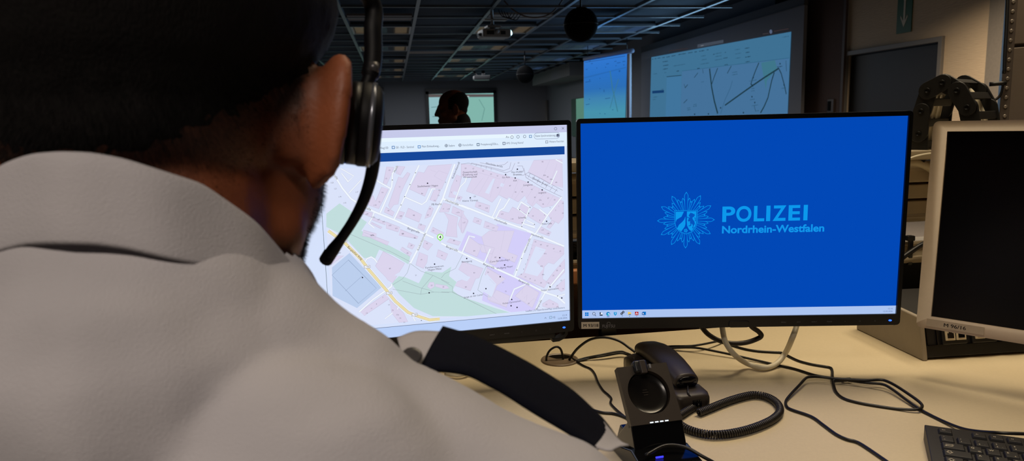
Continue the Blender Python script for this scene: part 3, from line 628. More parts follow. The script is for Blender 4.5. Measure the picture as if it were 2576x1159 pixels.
# ---- map monitor
Ml_ = Matrix.Translation((.016783, 1.114379, 1.01149)) @ Matrix.Rotation(R(4.3787), 4, 'Z') @ Matrix.Rotation(R(.287), 4, 'X') @ Matrix.Rotation(R(-.275), 4, 'Y')
ul = plane_uv(Ml_)
mk = [(ul(px, py)[0], w) for px, py, w in ((1237, 841, 'INPUT'), (1273.5, 837, 'MODE'), (1311, 833, '<'), (1347, 829, '□'), (1382, 825, '○'))]
t = monitor('black monitor showing the pale street map in a browser, partly hidden by the seated man', Ml_, ul(1417, 821.5)[0], mk)
zb = -DH/2-.0185
xe = ul(1399, 858)[0]
MB().box(((xe-.28)/2, .012, zb-.0055), (xe+.28, .02, .011)).build('lower_bar', m_bezel, t, bevel=.002)
hp_px = [(1392, 858), (1408, 856), (1419, 850), (1426, 842), (1428, 830)]
rg = []
for k, (px, py) in enumerate(hp_px):
    a_ = Vector(ul(px, py)); n_ = Vector(((0, -1), (.25, -1), (.65, -.8), (.95, -.4), (1, 0))[k]).normalized()
    rg.append([(a_.x+n_.x*.0032, .004, a_.y+n_.y*.0032), (a_.x-n_.x*.0032, .004, a_.y-n_.y*.0032), (a_.x-n_.x*.0032, .02, a_.y-n_.y*.0032), (a_.x+n_.x*.0032, .02, a_.y+n_.y*.0032)])
MB().loft(rg).build('corner_hook', m_bezel, t, bevel=.001)
d = MB().box((0, .0015, 0), (DW, .003, DH)).build('display', emat('browser_white', (214, 226, 252), 1.0), t)
pm = MB()
lp = lambda pts, c, k: bp(pts, c, k, ul)
ls = lambda pts, w, c, k, closed=False: bs(pts, w, c, k, closed, ul)
zl = lambda px, py: ul(px, py)[1]
def band(y_at, z0, z1, c, k, x0=-DW/2, x1=DW/2): pm.poly([(x0, L(k), z0), (x1, L(k), z0), (x1, L(k), z1), (x0, L(k), z1)], c)
zT = DH/2
z_title = zl(1400, 333); z_hd1, z_hd0 = zl(1420, 367.5), zl(1420, 388); z_m1, z_m0 = zl(1417, 400), zl(1420, 772.5); z_tb = zl(1430, 780)
xm1 = ul(1418, 500)[0]; xm0 = ul(832.5, 740)[0]; xv = ul(824, 740)[0]
band(0, z_title, zT, (198, 202, 234), 1)
band(0, z_hd1, z_title, (222, 238, 254), 1)
xh1 = ul(1420, 378)[0]; band(0, z_hd0, z_hd1, (22, 72, 154), 2, -DW/2, xh1)
band(0, -DH/2, z_tb, (186, 208, 248), 2)
band(0, z_tb-.0004, z_tb+.0004, (110, 122, 150), 3)
stroke(pm, [(xv, z_hd0-.004), (xv, z_tb)], .0006, L(3), (86, 104, 110))
MAPC = (219, 227, 250)
band(0, z_m0, z_m1, MAPC, 2, xm0, xm1)
# -- map features, drawn where the browser page shows them
A = lambda x, y: (900+x/5.518, 390+y/5.518)
B = lambda x, y: (1160+x/5.518, 390+y/5.518)
Cc = lambda x, y: (800+x/4.636, 580+y/4.636)
D = lambda x, y: (1110+x/4.636, 580+y/4.636)
E = lambda x, y: (700+x/2.108, 300+y/2.108)
def clip(pts):
    """keep the outline inside the map's frame"""
    P = [ul(*p) for p in pts]
    def cut(P, f, axis, lim):
        o = []
        for i in range(len(P)):
            a, b = P[i-1], P[i]; ia, ib = f(a), f(b)
            if ia != ib:
                s_ = (lim-a[axis])/(b[axis]-a[axis]); o.append((a[0]+(b[0]-a[0])*s_, a[1]+(b[1]-a[1])*s_))
            if ib: o.append(b)
        return o
    for f, ax, lm in ((lambda p: p[0] >= xm0, 0, xm0), (lambda p: p[0] <= xm1, 0, xm1), (lambda p: p[1] >= z_m0, 1, z_m0), (lambda p: p[1] <= z_m1, 1, z_m1)):
        if P: P = cut(P, f, ax, lm)
    return P
def mp(fn, pts, c, k, edge=None):
    P = clip([fn(*p) for p in pts])
    if len(P) > 2:
        pm.poly([(a, L(k), b) for a, b in P], c)
        if edge: stroke(pm, P, .0005, L(k+1), edge, True)
def ml(fn, pts, w, c, k):
    P = [ul(*fn(*p)) for p in pts]
    P = [(min(max(a, xm0), xm1), min(max(b, z_m0), z_m1)) for a, b in P]; stroke(pm, P, w, L(k), c)
GR, PU, BU, BE, PT, RD = (194, 222, 222), (212, 207, 250), (220, 213, 238), (204, 199, 224), (188, 207, 238), (240, 247, 255)
mp(E, [(255, 500), (325, 445), (470, 545), (440, 590), (700, 728), (690, 768), (610, 720), (535, 690), (515, 735), (455, 735), (340, 612), (255, 570)], GR, 3)
mp(E, [(600, 870), (650, 820), (745, 868), (780, 805), (870, 812), (918, 780), (905, 830), (945, 862), (925, 905), (960, 935), (1150, 1000), (1250, 1030), (1000, 1044), (820, 1043), (720, 1000), (640, 925)], GR, 3)
mp(E, [(285, 785), (378, 708), (548, 890), (418, 1000), (288, 935)], PT, 3)
ml(E, [(285, 825), (372, 745), (520, 895), (425, 975), (285, 825)], .0005, (150, 168, 200), 5); ml(E, [(355, 910), (445, 830)], .0005, (150, 168, 200), 5)
mp(E, [(955, 690), (1000, 592), (1130, 640), (1160, 553), (1345, 606), (1300, 690), (1240, 832), (1090, 750)], PU, 3)
mp(E, [(1110, 768), (1190, 800), (1340, 862), (1400, 905), (1350, 1032), (1250, 1028), (1150, 990), (1080, 960)], PU, 3)
mp(D, [(640, 610), (605, 740), (570, 780), (540, 770), (575, 690)], (196, 214, 228), 4)
# blocks of houses
for fn, pts in (
  (A, [(400, 160), (500, 170), (470, 260), (400, 410), (355, 390)]), (A, [(555, 150), (655, 160), (590, 280), (530, 250)]), (A, [(565, 300), (625, 320), (690, 235), (725, 255), (640, 430), (585, 550), (560, 680), (500, 690), (455, 750), (425, 700)]),
  (A, [(390, 720), (510, 790), (485, 845), (365, 790)]), (A, [(840, 230), (920, 245), (975, 150), (1310, 125), (1240, 290), (1165, 470), (1060, 470), (980, 450), (930, 570), (715, 470)]), (A, [(1060, 480), (1150, 480), (1080, 650), (1000, 620)]),
  (A, [(1000, 700), (1050, 740), (1010, 850), (930, 880), (955, 800)]), (A, [(560, 770), (650, 795), (600, 890), (530, 870)]), (A, [(700, 735), (890, 825), (850, 930), (655, 850)]), (A, [(850, 950), (945, 980), (915, 1050), (830, 1010)]),
  (A, [(1190, 660), (1295, 690), (1260, 790), (1130, 790)]), (A, [(1320, 710), (1475, 780), (1440, 860), (1300, 800)]), (A, [(1200, 800), (1390, 860), (1370, 1000), (1380, 1140), (1220, 1120), (1260, 900)]), (A, [(1430, 860), (1530, 900), (1450, 1090), (1390, 960)]), (A, [(1040, 1000), (1200, 1080), (1160, 1130), (1010, 1060)]),
  (A, [(390, 925), (585, 1000), (560, 1065), (395, 1015)]), (A, [(200, 860), (390, 930), (380, 965), (200, 900)]), (A, [(40, 765), (205, 800), (190, 860), (30, 800)]), (A, [(190, 930), (340, 1000), (320, 1020), (180, 950)]), (A, [(330, 440), (425, 470), (290, 745), (140, 690), (170, 580), (210, 560), (250, 640)]), (A, [(80, 1040), (260, 1090), (250, 1150), (60, 1120)]),
  (A, [(590, 1030), (840, 1130), (820, 1159), (570, 1110)]), (A, [(1370, 270), (1440, 300), (1370, 600), (1260, 580), (1300, 430)]), (A, [(1390, 560), (1450, 580), (1420, 640), (1370, 600)]),
  (B, [(0, 120), (110, 130), (520, 260), (760, 320), (900, 370), (1180, 510), (1370, 600), (1270, 700), (1130, 730), (1040, 660), (990, 715), (920, 660), (880, 560), (790, 650), (660, 580), (640, 610), (520, 550), (430, 655), (290, 580), (70, 500), (150, 320), (60, 300), (0, 300)]),
  (B, [(210, 640), (400, 700), (385, 795), (190, 715)]), (B, [(185, 860), (290, 900), (265, 965), (160, 925)]), (B, [(330, 915), (520, 990), (490, 1060), (310, 1000)]), (B, [(0, 760), (100, 920), (30, 1080), (0, 1070)]),
  (B, [(710, 720), (890, 800), (910, 860), (840, 960), (780, 950), (570, 880), (500, 850), (540, 770), (660, 800)]), (B, [(850, 660), (950, 740), (920, 830), (800, 750)]), (B, [(1000, 720), (1190, 820), (1110, 960), (960, 870), (920, 840)]), (B, [(1010, 70), (1400, 50), (1410, 450), (1250, 410), (930, 230)]),
  (B, [(1380, 620), (1420, 640), (1420, 860), (1350, 950), (1240, 890), (1210, 830)]), (B, [(1100, 990), (1250, 1070), (1220, 1120), (1070, 1070)]), (B, [(1260, 900), (1300, 930), (1230, 1020), (1190, 1000)]),
  (D, [(470, 70), (560, 0), (850, 0), (770, 245), (890, 290), (855, 370), (700, 300), (630, 400), (560, 380)]), (D, [(430, 150), (620, 200), (590, 270), (470, 250)]), (D, [(310, 60), (470, 180), (415, 305), (270, 240)]), (D, [(100, 90), (230, 130), (200, 170), (60, 130)]),
  (D, [(1080, 100), (1430, 190), (1430, 270), (1310, 390), (1250, 370), (1200, 420), (1180, 560), (1240, 600), (1200, 665), (890, 530), (960, 490), (1010, 330)]),
  (D, [(250, 360), (490, 440), (440, 550), (400, 560), (340, 700), (160, 640), (190, 590), (330, 540), (200, 450)]), (D, [(530, 430), (750, 560), (650, 640), (600, 760), (700, 860), (540, 800), (560, 560), (510, 510)]), (D, [(640, 690), (800, 760), (760, 890), (560, 820)]), (D, [(990, 630), (1140, 720), (1060, 900), (960, 830), (860, 760)]),
  (D, [(1180, 850), (1260, 800), (1360, 850), (1370, 890), (1240, 900), (1180, 880)]), (D, [(1330, 660), (1440, 560), (1440, 690), (1400, 710)]), (D, [(1310, 480), (1440, 330), (1440, 480), (1290, 640), (1220, 600)]),
  (Cc, [(760, 240), (1010, 380), (870, 610), (810, 570), (790, 540), (700, 450), (670, 410)]), (Cc, [(540, 20), (830, 130), (810, 170), (520, 40)]), (Cc, [(1180, 250), (1280, 290), (1270, 370), (1230, 440), (1140, 400)]), (Cc, [(1400, 220), (1515, 270), (1480, 345), (1380, 300)]), (Cc, [(1240, 110), (1340, 160), (1280, 230), (1220, 190)]),
  (Cc, [(1060, 140), (1130, 170), (1100, 215), (1040, 190)]), (Cc, [(980, 190), (1095, 260), (1070, 300), (960, 220)]), (Cc, [(1120, 480), (1180, 510), (1160, 555), (1095, 520)]), (Cc, [(1300, 600), (1350, 600), (1360, 650), (1310, 680), (1275, 650)]), (Cc, [(1370, 620), (1500, 640), (1530, 670), (1470, 680), (1370, 650)]),
  (Cc, [(780, 740), (830, 790), (540, 990), (490, 940)]), (Cc, [(830, 800), (1000, 960), (1060, 1090), (980, 1110), (860, 960)]), (Cc, [(230, 290), (300, 290), (230, 340), (150, 400), (150, 340)])):
    mp(fn, pts, BU, 4, BE)
for fn, pts in ((A, [(1330, 500), (1420, 520), (1390, 570), (1320, 540)]), (B, [(440, 325), (470, 330), (385, 540), (330, 520)]), (B, [(555, 385), (600, 400), (575, 445), (535, 425)]), (D, [(1100, 180), (1220, 220), (1170, 300), (1110, 370), (1190, 440), (1120, 530), (970, 490), (1050, 300)]), (D, [(530, 500), (640, 620), (590, 770), (440, 680)]), (D, [(180, 470), (340, 540), (300, 590), (130, 530)]), (Cc, [(890, 520), (1030, 430), (1230, 490), (1170, 610), (1010, 540)]), (B, [(880, 560), (920, 640), (900, 660), (830, 650)])):
    mp(fn, pts, MAPC, 6)
for fn, pts in ((A, [(1060, 290), (1120, 215), (1250, 260)]), (A, [(1010, 205), (1090, 235)]), (A, [(1060, 290), (1180, 360)]), (A, [(540, 220), (590, 280)]), (B, [(150, 320), (240, 240), (540, 330)]), (B, [(300, 320), (150, 520)]), (B, [(380, 300), (240, 540)]), (B, [(470, 330), (400, 590)]), (B, [(640, 270), (520, 545)]), (B, [(800, 330), (700, 590)]), (B, [(900, 370), (740, 620)]), (B, [(1020, 430), (850, 680)]), (B, [(1090, 460), (980, 700)]), (B, [(1180, 510), (1040, 660)]), (B, [(1280, 560), (1190, 700)]), (B, [(1230, 70), (1120, 330)]), (B, [(1330, 120), (1230, 390)]), (B, [(1010, 70), (1180, 60)]), (D, [(740, 0), (690, 240)]), (D, [(620, 200), (560, 380)]), (D, [(470, 180), (430, 150)]), (D, [(560, 560), (620, 620)]), (D, [(1310, 240), (1430, 270)]), (D, [(1100, 180), (1040, 160)]), (D, [(1140, 220), (1200, 230)]), (D, [(1000, 860), (1080, 790), (1130, 820)]), (D, [(870, 700), (960, 640), (940, 730)]), (D, [(820, 770), (920, 820), (985, 830)]), (D, [(960, 790), (1000, 745), (990, 820)])):
    ml(fn, pts, .0004, BE, 6)
# pedestrian street drawn as a lattice of thin lines
gl = (150, 148, 170)
for pts in ([(0, 125), (100, 110), (280, 150), (420, 185), (620, 245), (700, 215), (745, 110)], [(140, 105), (380, 160), (590, 215), (670, 185), (690, 100)], [(260, 100), (480, 150), (600, 130), (650, 90)], [(760, 270), (860, 280), (930, 240), (1100, 320), (1260, 410), (1410, 490)], [(870, 180), (890, 280), (900, 310), (1110, 440), (1270, 520), (1400, 580)], [(890, 265), (1000, 330), (1180, 410), (1340, 500)], [(780, 150), (850, 150), (870, 220), (800, 225)]):
    ml(B, pts, .0005, gl, 7)
for k in range(5): ml(B, [(145+k*68, 105+k*17), (135+k*70, 130+k*20)], .0005, gl, 7)
for k in range(7): ml(B, [(960+k*62, 250+k*36), (930+k*60, 310+k*36)], .0005, gl, 7)
# streets
def road(fn, pts, w=.0028, k=8, c=RD): ml(fn, pts, w, c, k)
for fn, pts, w in ((A, [(1185, 605), (1545, 745)], .0034), (B, [(0, 695), (480, 885), (820, 1005), (1000, 1075)], .0034), (D, [(1000, 0), (1070, 30), (1430, 180)], .0034),
  (A, [(60, 700), (230, 785), (500, 895), (940, 1095), (1050, 1145)], .0034), (D, [(0, 145), (240, 260), (500, 380), (860, 540), (1210, 720), (1350, 765), (1440, 845)], .0034),
  (A, [(1345, 125), (1180, 600), (935, 1095)], .0034), (Cc, [(1255, 40), (1160, 220), (1075, 380)], .0034), (A, [(545, 150), (480, 260), (478, 345), (470, 440), (310, 800)], .0026),
  (A, [(850, 140), (800, 245), (725, 410), (650, 580), (600, 690), (500, 895)], .0026), (A, [(650, 580), (890, 685), (950, 640), (1030, 465), (1075, 470)], .0024), (A, [(220, 315), (300, 375), (460, 465)], .0024), (A, [(230, 785), (205, 860), (150, 945), (230, 1010)], .002),
  (B, [(1395, 580), (1200, 830), (1030, 1090)], .0026), (D, [(1060, 40), (960, 250), (855, 535)], .003), (B, [(550, 600), (430, 860)], .0024), (B, [(670, 605), (590, 735), (530, 770), (475, 880)], .0026), (B, [(780, 740), (830, 650), (950, 725), (900, 860), (830, 1005)], .002), (B, [(770, 735), (905, 835)], .0016),
  (B, [(910, 905), (1010, 955), (1020, 1000), (850, 945)], .002), (B, [(1330, 215), (1240, 410)], .002), (B, [(1085, 750), (1200, 840)], .0024), (A, [(1345, 640), (1420, 440), (1490, 370), (1510, 300)], .002), (B, [(1310, 55), (1405, 110)], .002),
  (Cc, [(540, 370), (570, 325), (620, 305), (660, 330), (690, 370)], .0022), (Cc, [(860, 620), (855, 650), (640, 800), (480, 945)], .0024), (Cc, [(950, 860), (925, 915)], .0018), (Cc, [(870, 955), (780, 1025)], .0018), (Cc, [(1105, 1000), (1135, 1080)], .0018),
  (E, [(262, 250), (300, 300), (340, 365), (385, 420), (445, 460)], .0030), (E, [(330, 240), (400, 300), (370, 330), (335, 285)], .0016), (E, [(375, 390), (440, 320)], .0016),
  (D, [(240, 260), (325, 60), (390, 75)], .0024), (D, [(500, 375), (570, 210)], .0024), (D, [(980, 625), (850, 680), (800, 800)], .0022), (D, [(1210, 720), (1100, 915)], .0028), (D, [(1210, 720), (1430, 450)], .0028), (D, [(1350, 765), (1440, 740)], .002)):
    road(fn, pts, w*.78+.0009, 8, (209, 211, 230)); road(fn, pts, w*.78, 9)
yr = [(120, 0), (300, 130), (500, 330), (590, 450), (770, 660), (900, 820), (1050, 950), (1180, 1000), (1300, 1045), (1420, 1055)]
road(Cc, yr, .0064, 9, (244, 248, 255)); road(Cc, yr, .0046, 10, (176, 168, 140)); road(Cc, yr, .0034, 11, (250, 234, 178)); road(Cc, yr, .0005, 12, (190, 180, 150))
for fn, pts in ((D, [(250, 275), (165, 440), (40, 500), (0, 550)]), (D, [(525, 410), (470, 530), (425, 690), (540, 770)]), (Cc, [(1075, 380), (1200, 470), (1340, 520), (1530, 610)]), (Cc, [(1075, 380), (1040, 490), (985, 560), (870, 630)]), (Cc, [(870, 680), (1195, 740), (1350, 715), (1530, 720)]), (Cc, [(985, 585), (1210, 670), (1290, 690), (1350, 715)]), (Cc, [(1340, 520), (1210, 670), (1195, 740)]), (D, [(0, 570), (130, 650), (130, 715), (640, 970)]), (D, [(0, 712), (130, 715)]), (Cc, [(330, 20), (560, 120), (840, 240), (1075, 360)])):
    ml(fn, pts, .0005, (156, 172, 178), 7)
for fn, x, y in ((A, 480, 345), (A, 800, 245), (A, 725, 410), (A, 650, 577), (A, 600, 692), (B, 810, 757), (B, 953, 725), (B, 935, 806), (B, 845, 938), (B, 840, 990), (B, 1015, 962), (D, 880, 458), (D, 935, 325), (D, 1355, 760), (Cc, 1205, 1045)):
    px, py = fn(x, y); lp([(px-1.3, py+1.3), (px+1.6, py-.2), (px-.6, py-1.8)], (60, 60, 70), 13)
# lettering of the map
def mt(fn, x, y, s_, cap=.0026, deg=0, c=(84, 82, 96), k=14):
    u = ul(*fn(x, y)); put_text(pm, s_, u[0], u[1], cap, L(k), R(deg), c)
for fn, x, y, s_ in ((A, 440, 208, '10'), (A, 395, 322, '12'), (A, 580, 438, '11'), (A, 343, 515, '16'), (A, 145, 642, '112'), (A, 240, 692, '110'), (A, 300, 646, '15'), (A, 425, 768, '18'), (A, 597, 843, '100'), (A, 777, 833, '98'), (A, 1000, 743, '18'), (A, 970, 828, '20'), (A, 875, 962, '22'), (A, 1048, 1045, '15'), (A, 127, 816, '109'), (A, 217, 860, '107a'), (A, 290, 893, '107'), (A, 360, 922, '105'), (A, 448, 973, '103'), (A, 533, 1014, '101'), (A, 627, 1090, '99'), (A, 790, 1145, '95'), (A, 205, 1112, '107b'), (A, 893, 530, '8a'), (A, 1130, 486, '10'), (A, 1120, 557, '12'), (A, 1065, 627, '14'), (A, 1187, 743, '11'), (A, 1257, 747, '119'), (A, 1388, 794, '117a'), (A, 1475, 935, '117'), (A, 1217, 374, '6'), (A, 1370, 355, '5'), (A, 1297, 517, '7'), (A, 1400, 592, '134'),
  (B, 60, 182, '59'), (B, 168, 186, '57'), (B, 303, 218, '55'), (B, 413, 262, '53'), (B, 502, 286, '51'), (B, 507, 450, '49'), (B, 677, 423, '47'), (B, 752, 510, '45'), (B, 845, 507, '43'), (B, 977, 474, '41'), (B, 1020, 584, '39'), (B, 1097, 622, '37a'), (B, 1205, 596, '37'), (B, 1295, 618, '35'), (B, 1135, 676, '4a'), (B, 795, 105, '62'), (B, 1125, 92, '78'), (B, 1158, 278, '80a'), (B, 1200, 300, '82'), (B, 1248, 333, '84a'), (B, 1318, 376, '84'), (B, 186, 572, '130'), (B, 255, 702, '128'), (B, 352, 732, '126'), (B, 227, 914, '115'), (B, 40, 935, '117'), (B, 368, 986, '113'), (B, 446, 1007, '111'), (B, 567, 815, '122'), (B, 706, 884, '118'), (B, 993, 842, '10'), (B, 1230, 726, '4'), (B, 1155, 827, '6'), (B, 1088, 902, '8'), (B, 1245, 873, '5'), (B, 1308, 763, '3'), (B, 1353, 705, '1'), (B, 1127, 1036, '110'), (B, 1205, 1085, '108'), (B, 1408, 666, '32'), (B, 1408, 803, '30'),
  (E, 303, 367, '121'), (E, 327, 410, '119'), (E, 353, 442, '115'), (E, 286, 335, '123'), (E, 417, 385, '117'), (Cc, 630, 50, '107b'), (Cc, 985, 35, '99'), (Cc, 1128, 82, '95'), (Cc, 1087, 170, '24'), (Cc, 1043, 257, '26'), (Cc, 1270, 148, '93'), (Cc, 1205, 336, '19'), (Cc, 1445, 288, '91'), (Cc, 838, 438, '80'), (Cc, 1140, 517, '21'), (Cc, 1323, 635, '23'), (Cc, 1460, 652, '25'), (Cc, 755, 775, '7'), (Cc, 682, 853, '9'), (Cc, 623, 903, '11'), (Cc, 568, 957, '13'), (Cc, 827, 863, '77'), (Cc, 870, 925, '75'), (Cc, 928, 977, '73a'), (Cc, 958, 1017, '73'), (Cc, 1005, 1066, '71'),
  (D, 148, 112, '88'), (D, 383, 233, '84'), (D, 383, 488, '81'), (D, 285, 653, '83'), (D, 543, 484, '79'), (D, 720, 605, '77'), (D, 750, 705, '75'), (D, 630, 308, '80'), (D, 828, 310, '2'), (D, 1095, 128, '74'), (D, 1160, 162, '99'), (D, 1237, 176, '97'), (D, 1310, 207, '65'), (D, 1385, 236, '63'), (D, 1052, 207, '1'), (D, 1028, 278, '3'), (D, 1006, 337, '5'), (D, 980, 390, '7'), (D, 958, 447, '9'), (D, 930, 505, '16'), (D, 980, 535, '15'), (D, 1033, 558, '14'), (D, 1090, 577, '12'), (D, 1160, 605, '38'), (D, 1248, 607, '36'), (D, 1210, 265, '97a'), (D, 1168, 412, '97b'), (D, 1185, 508, '38a'), (D, 1305, 520, '32'), (D, 1348, 461, '30'), (D, 1383, 410, '28'), (D, 1350, 638, '25'), (D, 1398, 578, '27'), (D, 1418, 673, '16'), (D, 1017, 845, '20'), (D, 1223, 857, '73'), (D, 1300, 853, '71'), (D, 1352, 884, '69')):
    mt(fn, x, y, s_, .0022, 3, (110, 106, 124))
for fn, x, y, s_, cap, dg in ((A, 970, 425, 'Stadttheater Hagen', .0030, 0), (B, 122, 232, 'Gewerkschaft', .0030, 0), (B, 122, 266, 'Erziehung und', .0030, 0), (B, 122, 300, 'Wissenschaft', .0030, 0), (B, 620, 305, 'Go Asia', .0028, 0), (B, 748, 352, 'KIA', .0028, 0), (B, 778, 232, 'Vier-Püster-', .0030, 0), (B, 780, 266, 'Brunnen', .0030, 0), (B, 927, 411, 'Longtime', .003, 0), (B, 1124, 518, 'engbers', .003, 0), (B, 125, 628, 'Kleine Türmee', .003, 0), (B, 845, 864, 'Scherfig', .003, 0), (B, 1187, 948, 'Piska Cafe', .003, 0),
  (A, 1094, 679, 'PB Recht', .0032, 0), (A, 1310, 652, 'Hochstraße', .0034, -22), (B, 550, 918, 'Hochstraße', .0034, -23), (D, 1120, 60, 'Hochstraße', .0034, -20), (A, 125, 733, 'gstraße', .0034, -24), (E, 303, 300, 'straße', .0034, -58), (Cc, 215, 258, 'haus Der', .0028, 2), (Cc, 190, 291, 'itze', .0028, 2), (A, 775, 1040, 'Bergstraße', .0034, -24), (D, 125, 205, 'Bergstraße', .0034, -25), (D, 555, 408, 'Bergstraße', .0034, -25), (D, 965, 600, 'Bergstraße', .0034, -26),
  (A, 525, 190, 'Humb', .0032, 62), (A, 1358, 208, 'Konkordiastraß', .0032, 65), (Cc, 1205, 125, 'Konkordiastraße', .0032, 64), (D, 998, 172, 'Viktoriastraße', .0032, 67), (D, 1135, 860, 'Bergstraße', .003, 60), (B, 460, 135, 'Elberfelder Straße', .0028, -14), (B, 1090, 365, 'Elberfelder Straße', .0028, -30),
  (Cc, 432, 258, 'Bergischer Ring', .0034, -47), (Cc, 1358, 418, 'Familienzentrum', .0032, 2), (Cc, 1360, 447, 'Hagen Mitte', .0032, 2), (D, 297, 355, 'Bewegung', .003, 2), (D, 680, 347, 'Cuno Berufskolleg I', .003, 2), (D, 738, 424, 'Wolfgang Meyer', .003, 4), (D, 375, 757, 'Junge an der Leiter', .003, 4), (D, 820, 830, 'Fichte-Gymnasium', .003, 4), (D, 1266, 681, 'Fichte-Gymnasium', .003, 3)):
    mt(fn, x, y, s_, cap, dg)
for fn, x, y in ((B, 748, 318), (B, 927, 375), (B, 1122, 483)): px, py = fn(x, y); lp([(px-2, py-1.8), (px+2, py-1.8), (px+1, py+1.2), (px, py+2), (px-1, py+1.2)], (24, 20, 40), 14)
for fn, x, y in ((A, 967, 390), (B, 615, 271), (B, 125, 592), (B, 778, 195), (B, 1183, 917), (D, 295, 323), (D, 680, 313), (D, 737, 398), (D, 375, 729), (D, 820, 800), (D, 685, 535), (D, 519, 674), (D, 1266, 652), (D, 1403, 782), (Cc, 518, 544), (Cc, 1295, 722), (Cc, 1358, 388), (D, 812, 873), (D, 882, 892)):
    px, py = fn(x, y); lp([(px-1.7, py-1.2), (px+.2, py-2), (px+1.8, py-.9), (px+1.5, py+1.5), (px-1.4, py+1.6)], (40, 38, 56), 14)
for fn, x, y in ((Cc, 572, 420), (Cc, 828, 724), (Cc, 1125, 977), (Cc, 305, 118)):
    u = ul(*fn(x, y)); P = rrect(.0098, .0048, .0012, 3, u[0], u[1]); pm.poly([(a, L(14), b) for a, b in P[::-1]], (120, 120, 130)); P = rrect(.0090, .0040, .001, 3, u[0], u[1]); pm.poly([(a, L(15), b) for a, b in P[::-1]], (244, 246, 252)); put_text(pm, 'L 700', u[0], u[1], .0024, L(16), 0, (60, 60, 70))
px, py = 1107, 597
lp([(px+8.2*math.cos(a), py-1.5+8.2*math.sin(a)) for a in [k*math.pi/12 for k in range(24)]], (150, 232, 120), 15); lp([(px-5, py+4), (px+5, py+4), (px, py+9.5)], (160, 236, 130), 15); lp([(px+5.8*math.cos(a), py-1.5+5.8*math.sin(a)) for a in [k*math.pi/12 for k in range(24)]], (240, 252, 246), 16)
u = ul(px, py-1.5); put_text(pm, '4', u[0], u[1], .0048, L(17), 0, (20, 30, 40), 'c', None, .02)
u = ul(1420, 774.5); put_text(pm, 'Leaflet | © OpenStreetMap contributors', u[0], u[1], .0030, L(15), 0, (92, 98, 130), 'r')
# browser bars
G = lambda x, y: (920+x/4.954, 300+y/4.954)
band(0, zl(*G(1400, 242)), zl(*G(1400, 196)), (232, 246, 255), 3, -DW/2, ul(*G(1850, 215))[0])
gt = lambda x, y, s_, cap=.0032, al='c', c=(96, 104, 126): (lambda u: put_text(pm, s_, u[0], u[1]-(cap/2 if al != 'c' else 0), cap, L(5), 0, c, al))(ul(*G(x, y)))
for x0, y0, x1, s_ in ((155, 358, 280, 'Infflieg100'), (375, 350, 600, 'GE - FLD - Sentinel'), (697, 338, 925, 'Mein Einkaufswag...'), (1033, 328, 1108, 'Stabre'), (1203, 321, 1337, 'Vorschriften'), (1432, 312, 1660, 'Preisplanung2026.a...'), (1750, 297, 1965, 'AML Ortung Notruf'), (2285, 278, 2468, 'Weitere Favoriten')):
    u0, u1 = ul(*G(x0, y0)), ul(*G(x1, y0)); put_text(pm, s_, u0[0], u0[1]-.0016, .0034, L(5), 0, (96, 104, 126), 'l', u1[0]-u0[0])
u0, u1 = ul(*G(2115, 207)), ul(*G(2362, 203)); put_text(pm, 'Keine Synchronisierung', u0[0], u0[1]-.0015, .0033, L(5), 0, (70, 76, 96), 'l', u1[0]-u0[0])
ua = ul(*G(2257, 204)); P = rrect(.0425, .0098, .0049, 6, ua[0], ua[1]); stroke(pm, P, .0005, L(5), (120, 126, 160), True)
u = ul(*G(2392, 201)); pm.poly([(u[0]+.0028*math.cos(a), L(5), u[1]+.0028*math.sin(a)) for a in [k*math.pi/8 for k in range(16)]], (130, 140, 165)); pm.poly([(u[0]+.0013*math.cos(a), L(6), u[1]+.0008+.0013*math.sin(a)) for a in [k*math.pi/8 for k in range(16)]], (60, 66, 84))
gt(1765, 218, 'A»', .0036); gt(2462, 197, '...', .0006); gt(2268, 118, '–', .0006)
for x, y in ((1822, 222), (1897, 218), (1979, 214), (2365, 117), (1003, 328), (1174, 322)):
    u = ul(*G(x, y)); stroke(pm, [(u[0]+.0022*math.cos(a), u[1]+.0022*math.sin(a)) for a in [k*math.pi/5 for k in range(10)]], .0006, L(5), (100, 110, 132), True)
for x, y in ((1003, 328), (1174, 322)):
    u = ul(*G(x, y)); stroke(pm, [(u[0]-.0024, u[1]), (u[0]+.0024, u[1])], .0006, L(5), (100, 110, 132)); stroke(pm, [(u[0], u[1]-.0024), (u[0], u[1]+.0024)], .0006, L(5), (100, 110, 132))
for x, y, c in ((128, 360, (110, 60, 80)), (343, 350, (10, 100, 170)), (666, 342, (40, 120, 190)), (1400, 314, (50, 80, 110)), (1722, 300, (70, 80, 110)), (2052, 213, (60, 120, 180)), (2255, 282, (130, 136, 156))):
    u = ul(*G(x, y)); stroke(pm, [(u[0]-.0018, u[1]-.0018), (u[0]+.0018, u[1]-.0018), (u[0]+.0018, u[1]+.0018), (u[0]-.0018, u[1]+.0018)], .0008, L(5), c, True)
u = ul(*G(2457, 112))
for s_ in (-1, 1): stroke(pm, [(u[0]-.0018, u[1]-.0018*s_), (u[0]+.0018, u[1]+.0018*s_)], .0005, L(5), (70, 76, 96))
u = ul(1426, 792); put_text(pm, '12:14', u[0], u[1]-.001, .0028, L(5), 0, (84, 100, 140), 'r'); u = ul(1426.5, 799); put_text(pm, '12.05.2026', u[0], u[1]-.001, .0028, L(5), 0, (84, 100, 140), 'r')
u = ul(1372, 799.5); stroke(pm, [(u[0]-.0016, u[1]-.0008), (u[0], u[1]+.0012), (u[0]+.0016, u[1]-.0008)], .0005, L(5), (80, 90, 120))
u = ul(1385, 798); stroke(pm, [(u[0]+a, u[1]+b) for a, b in ((-.002, -.0016), (.002, -.0016), (.002, .0018), (-.002, .0018))], .0005, L(5), (80, 130, 150), True)
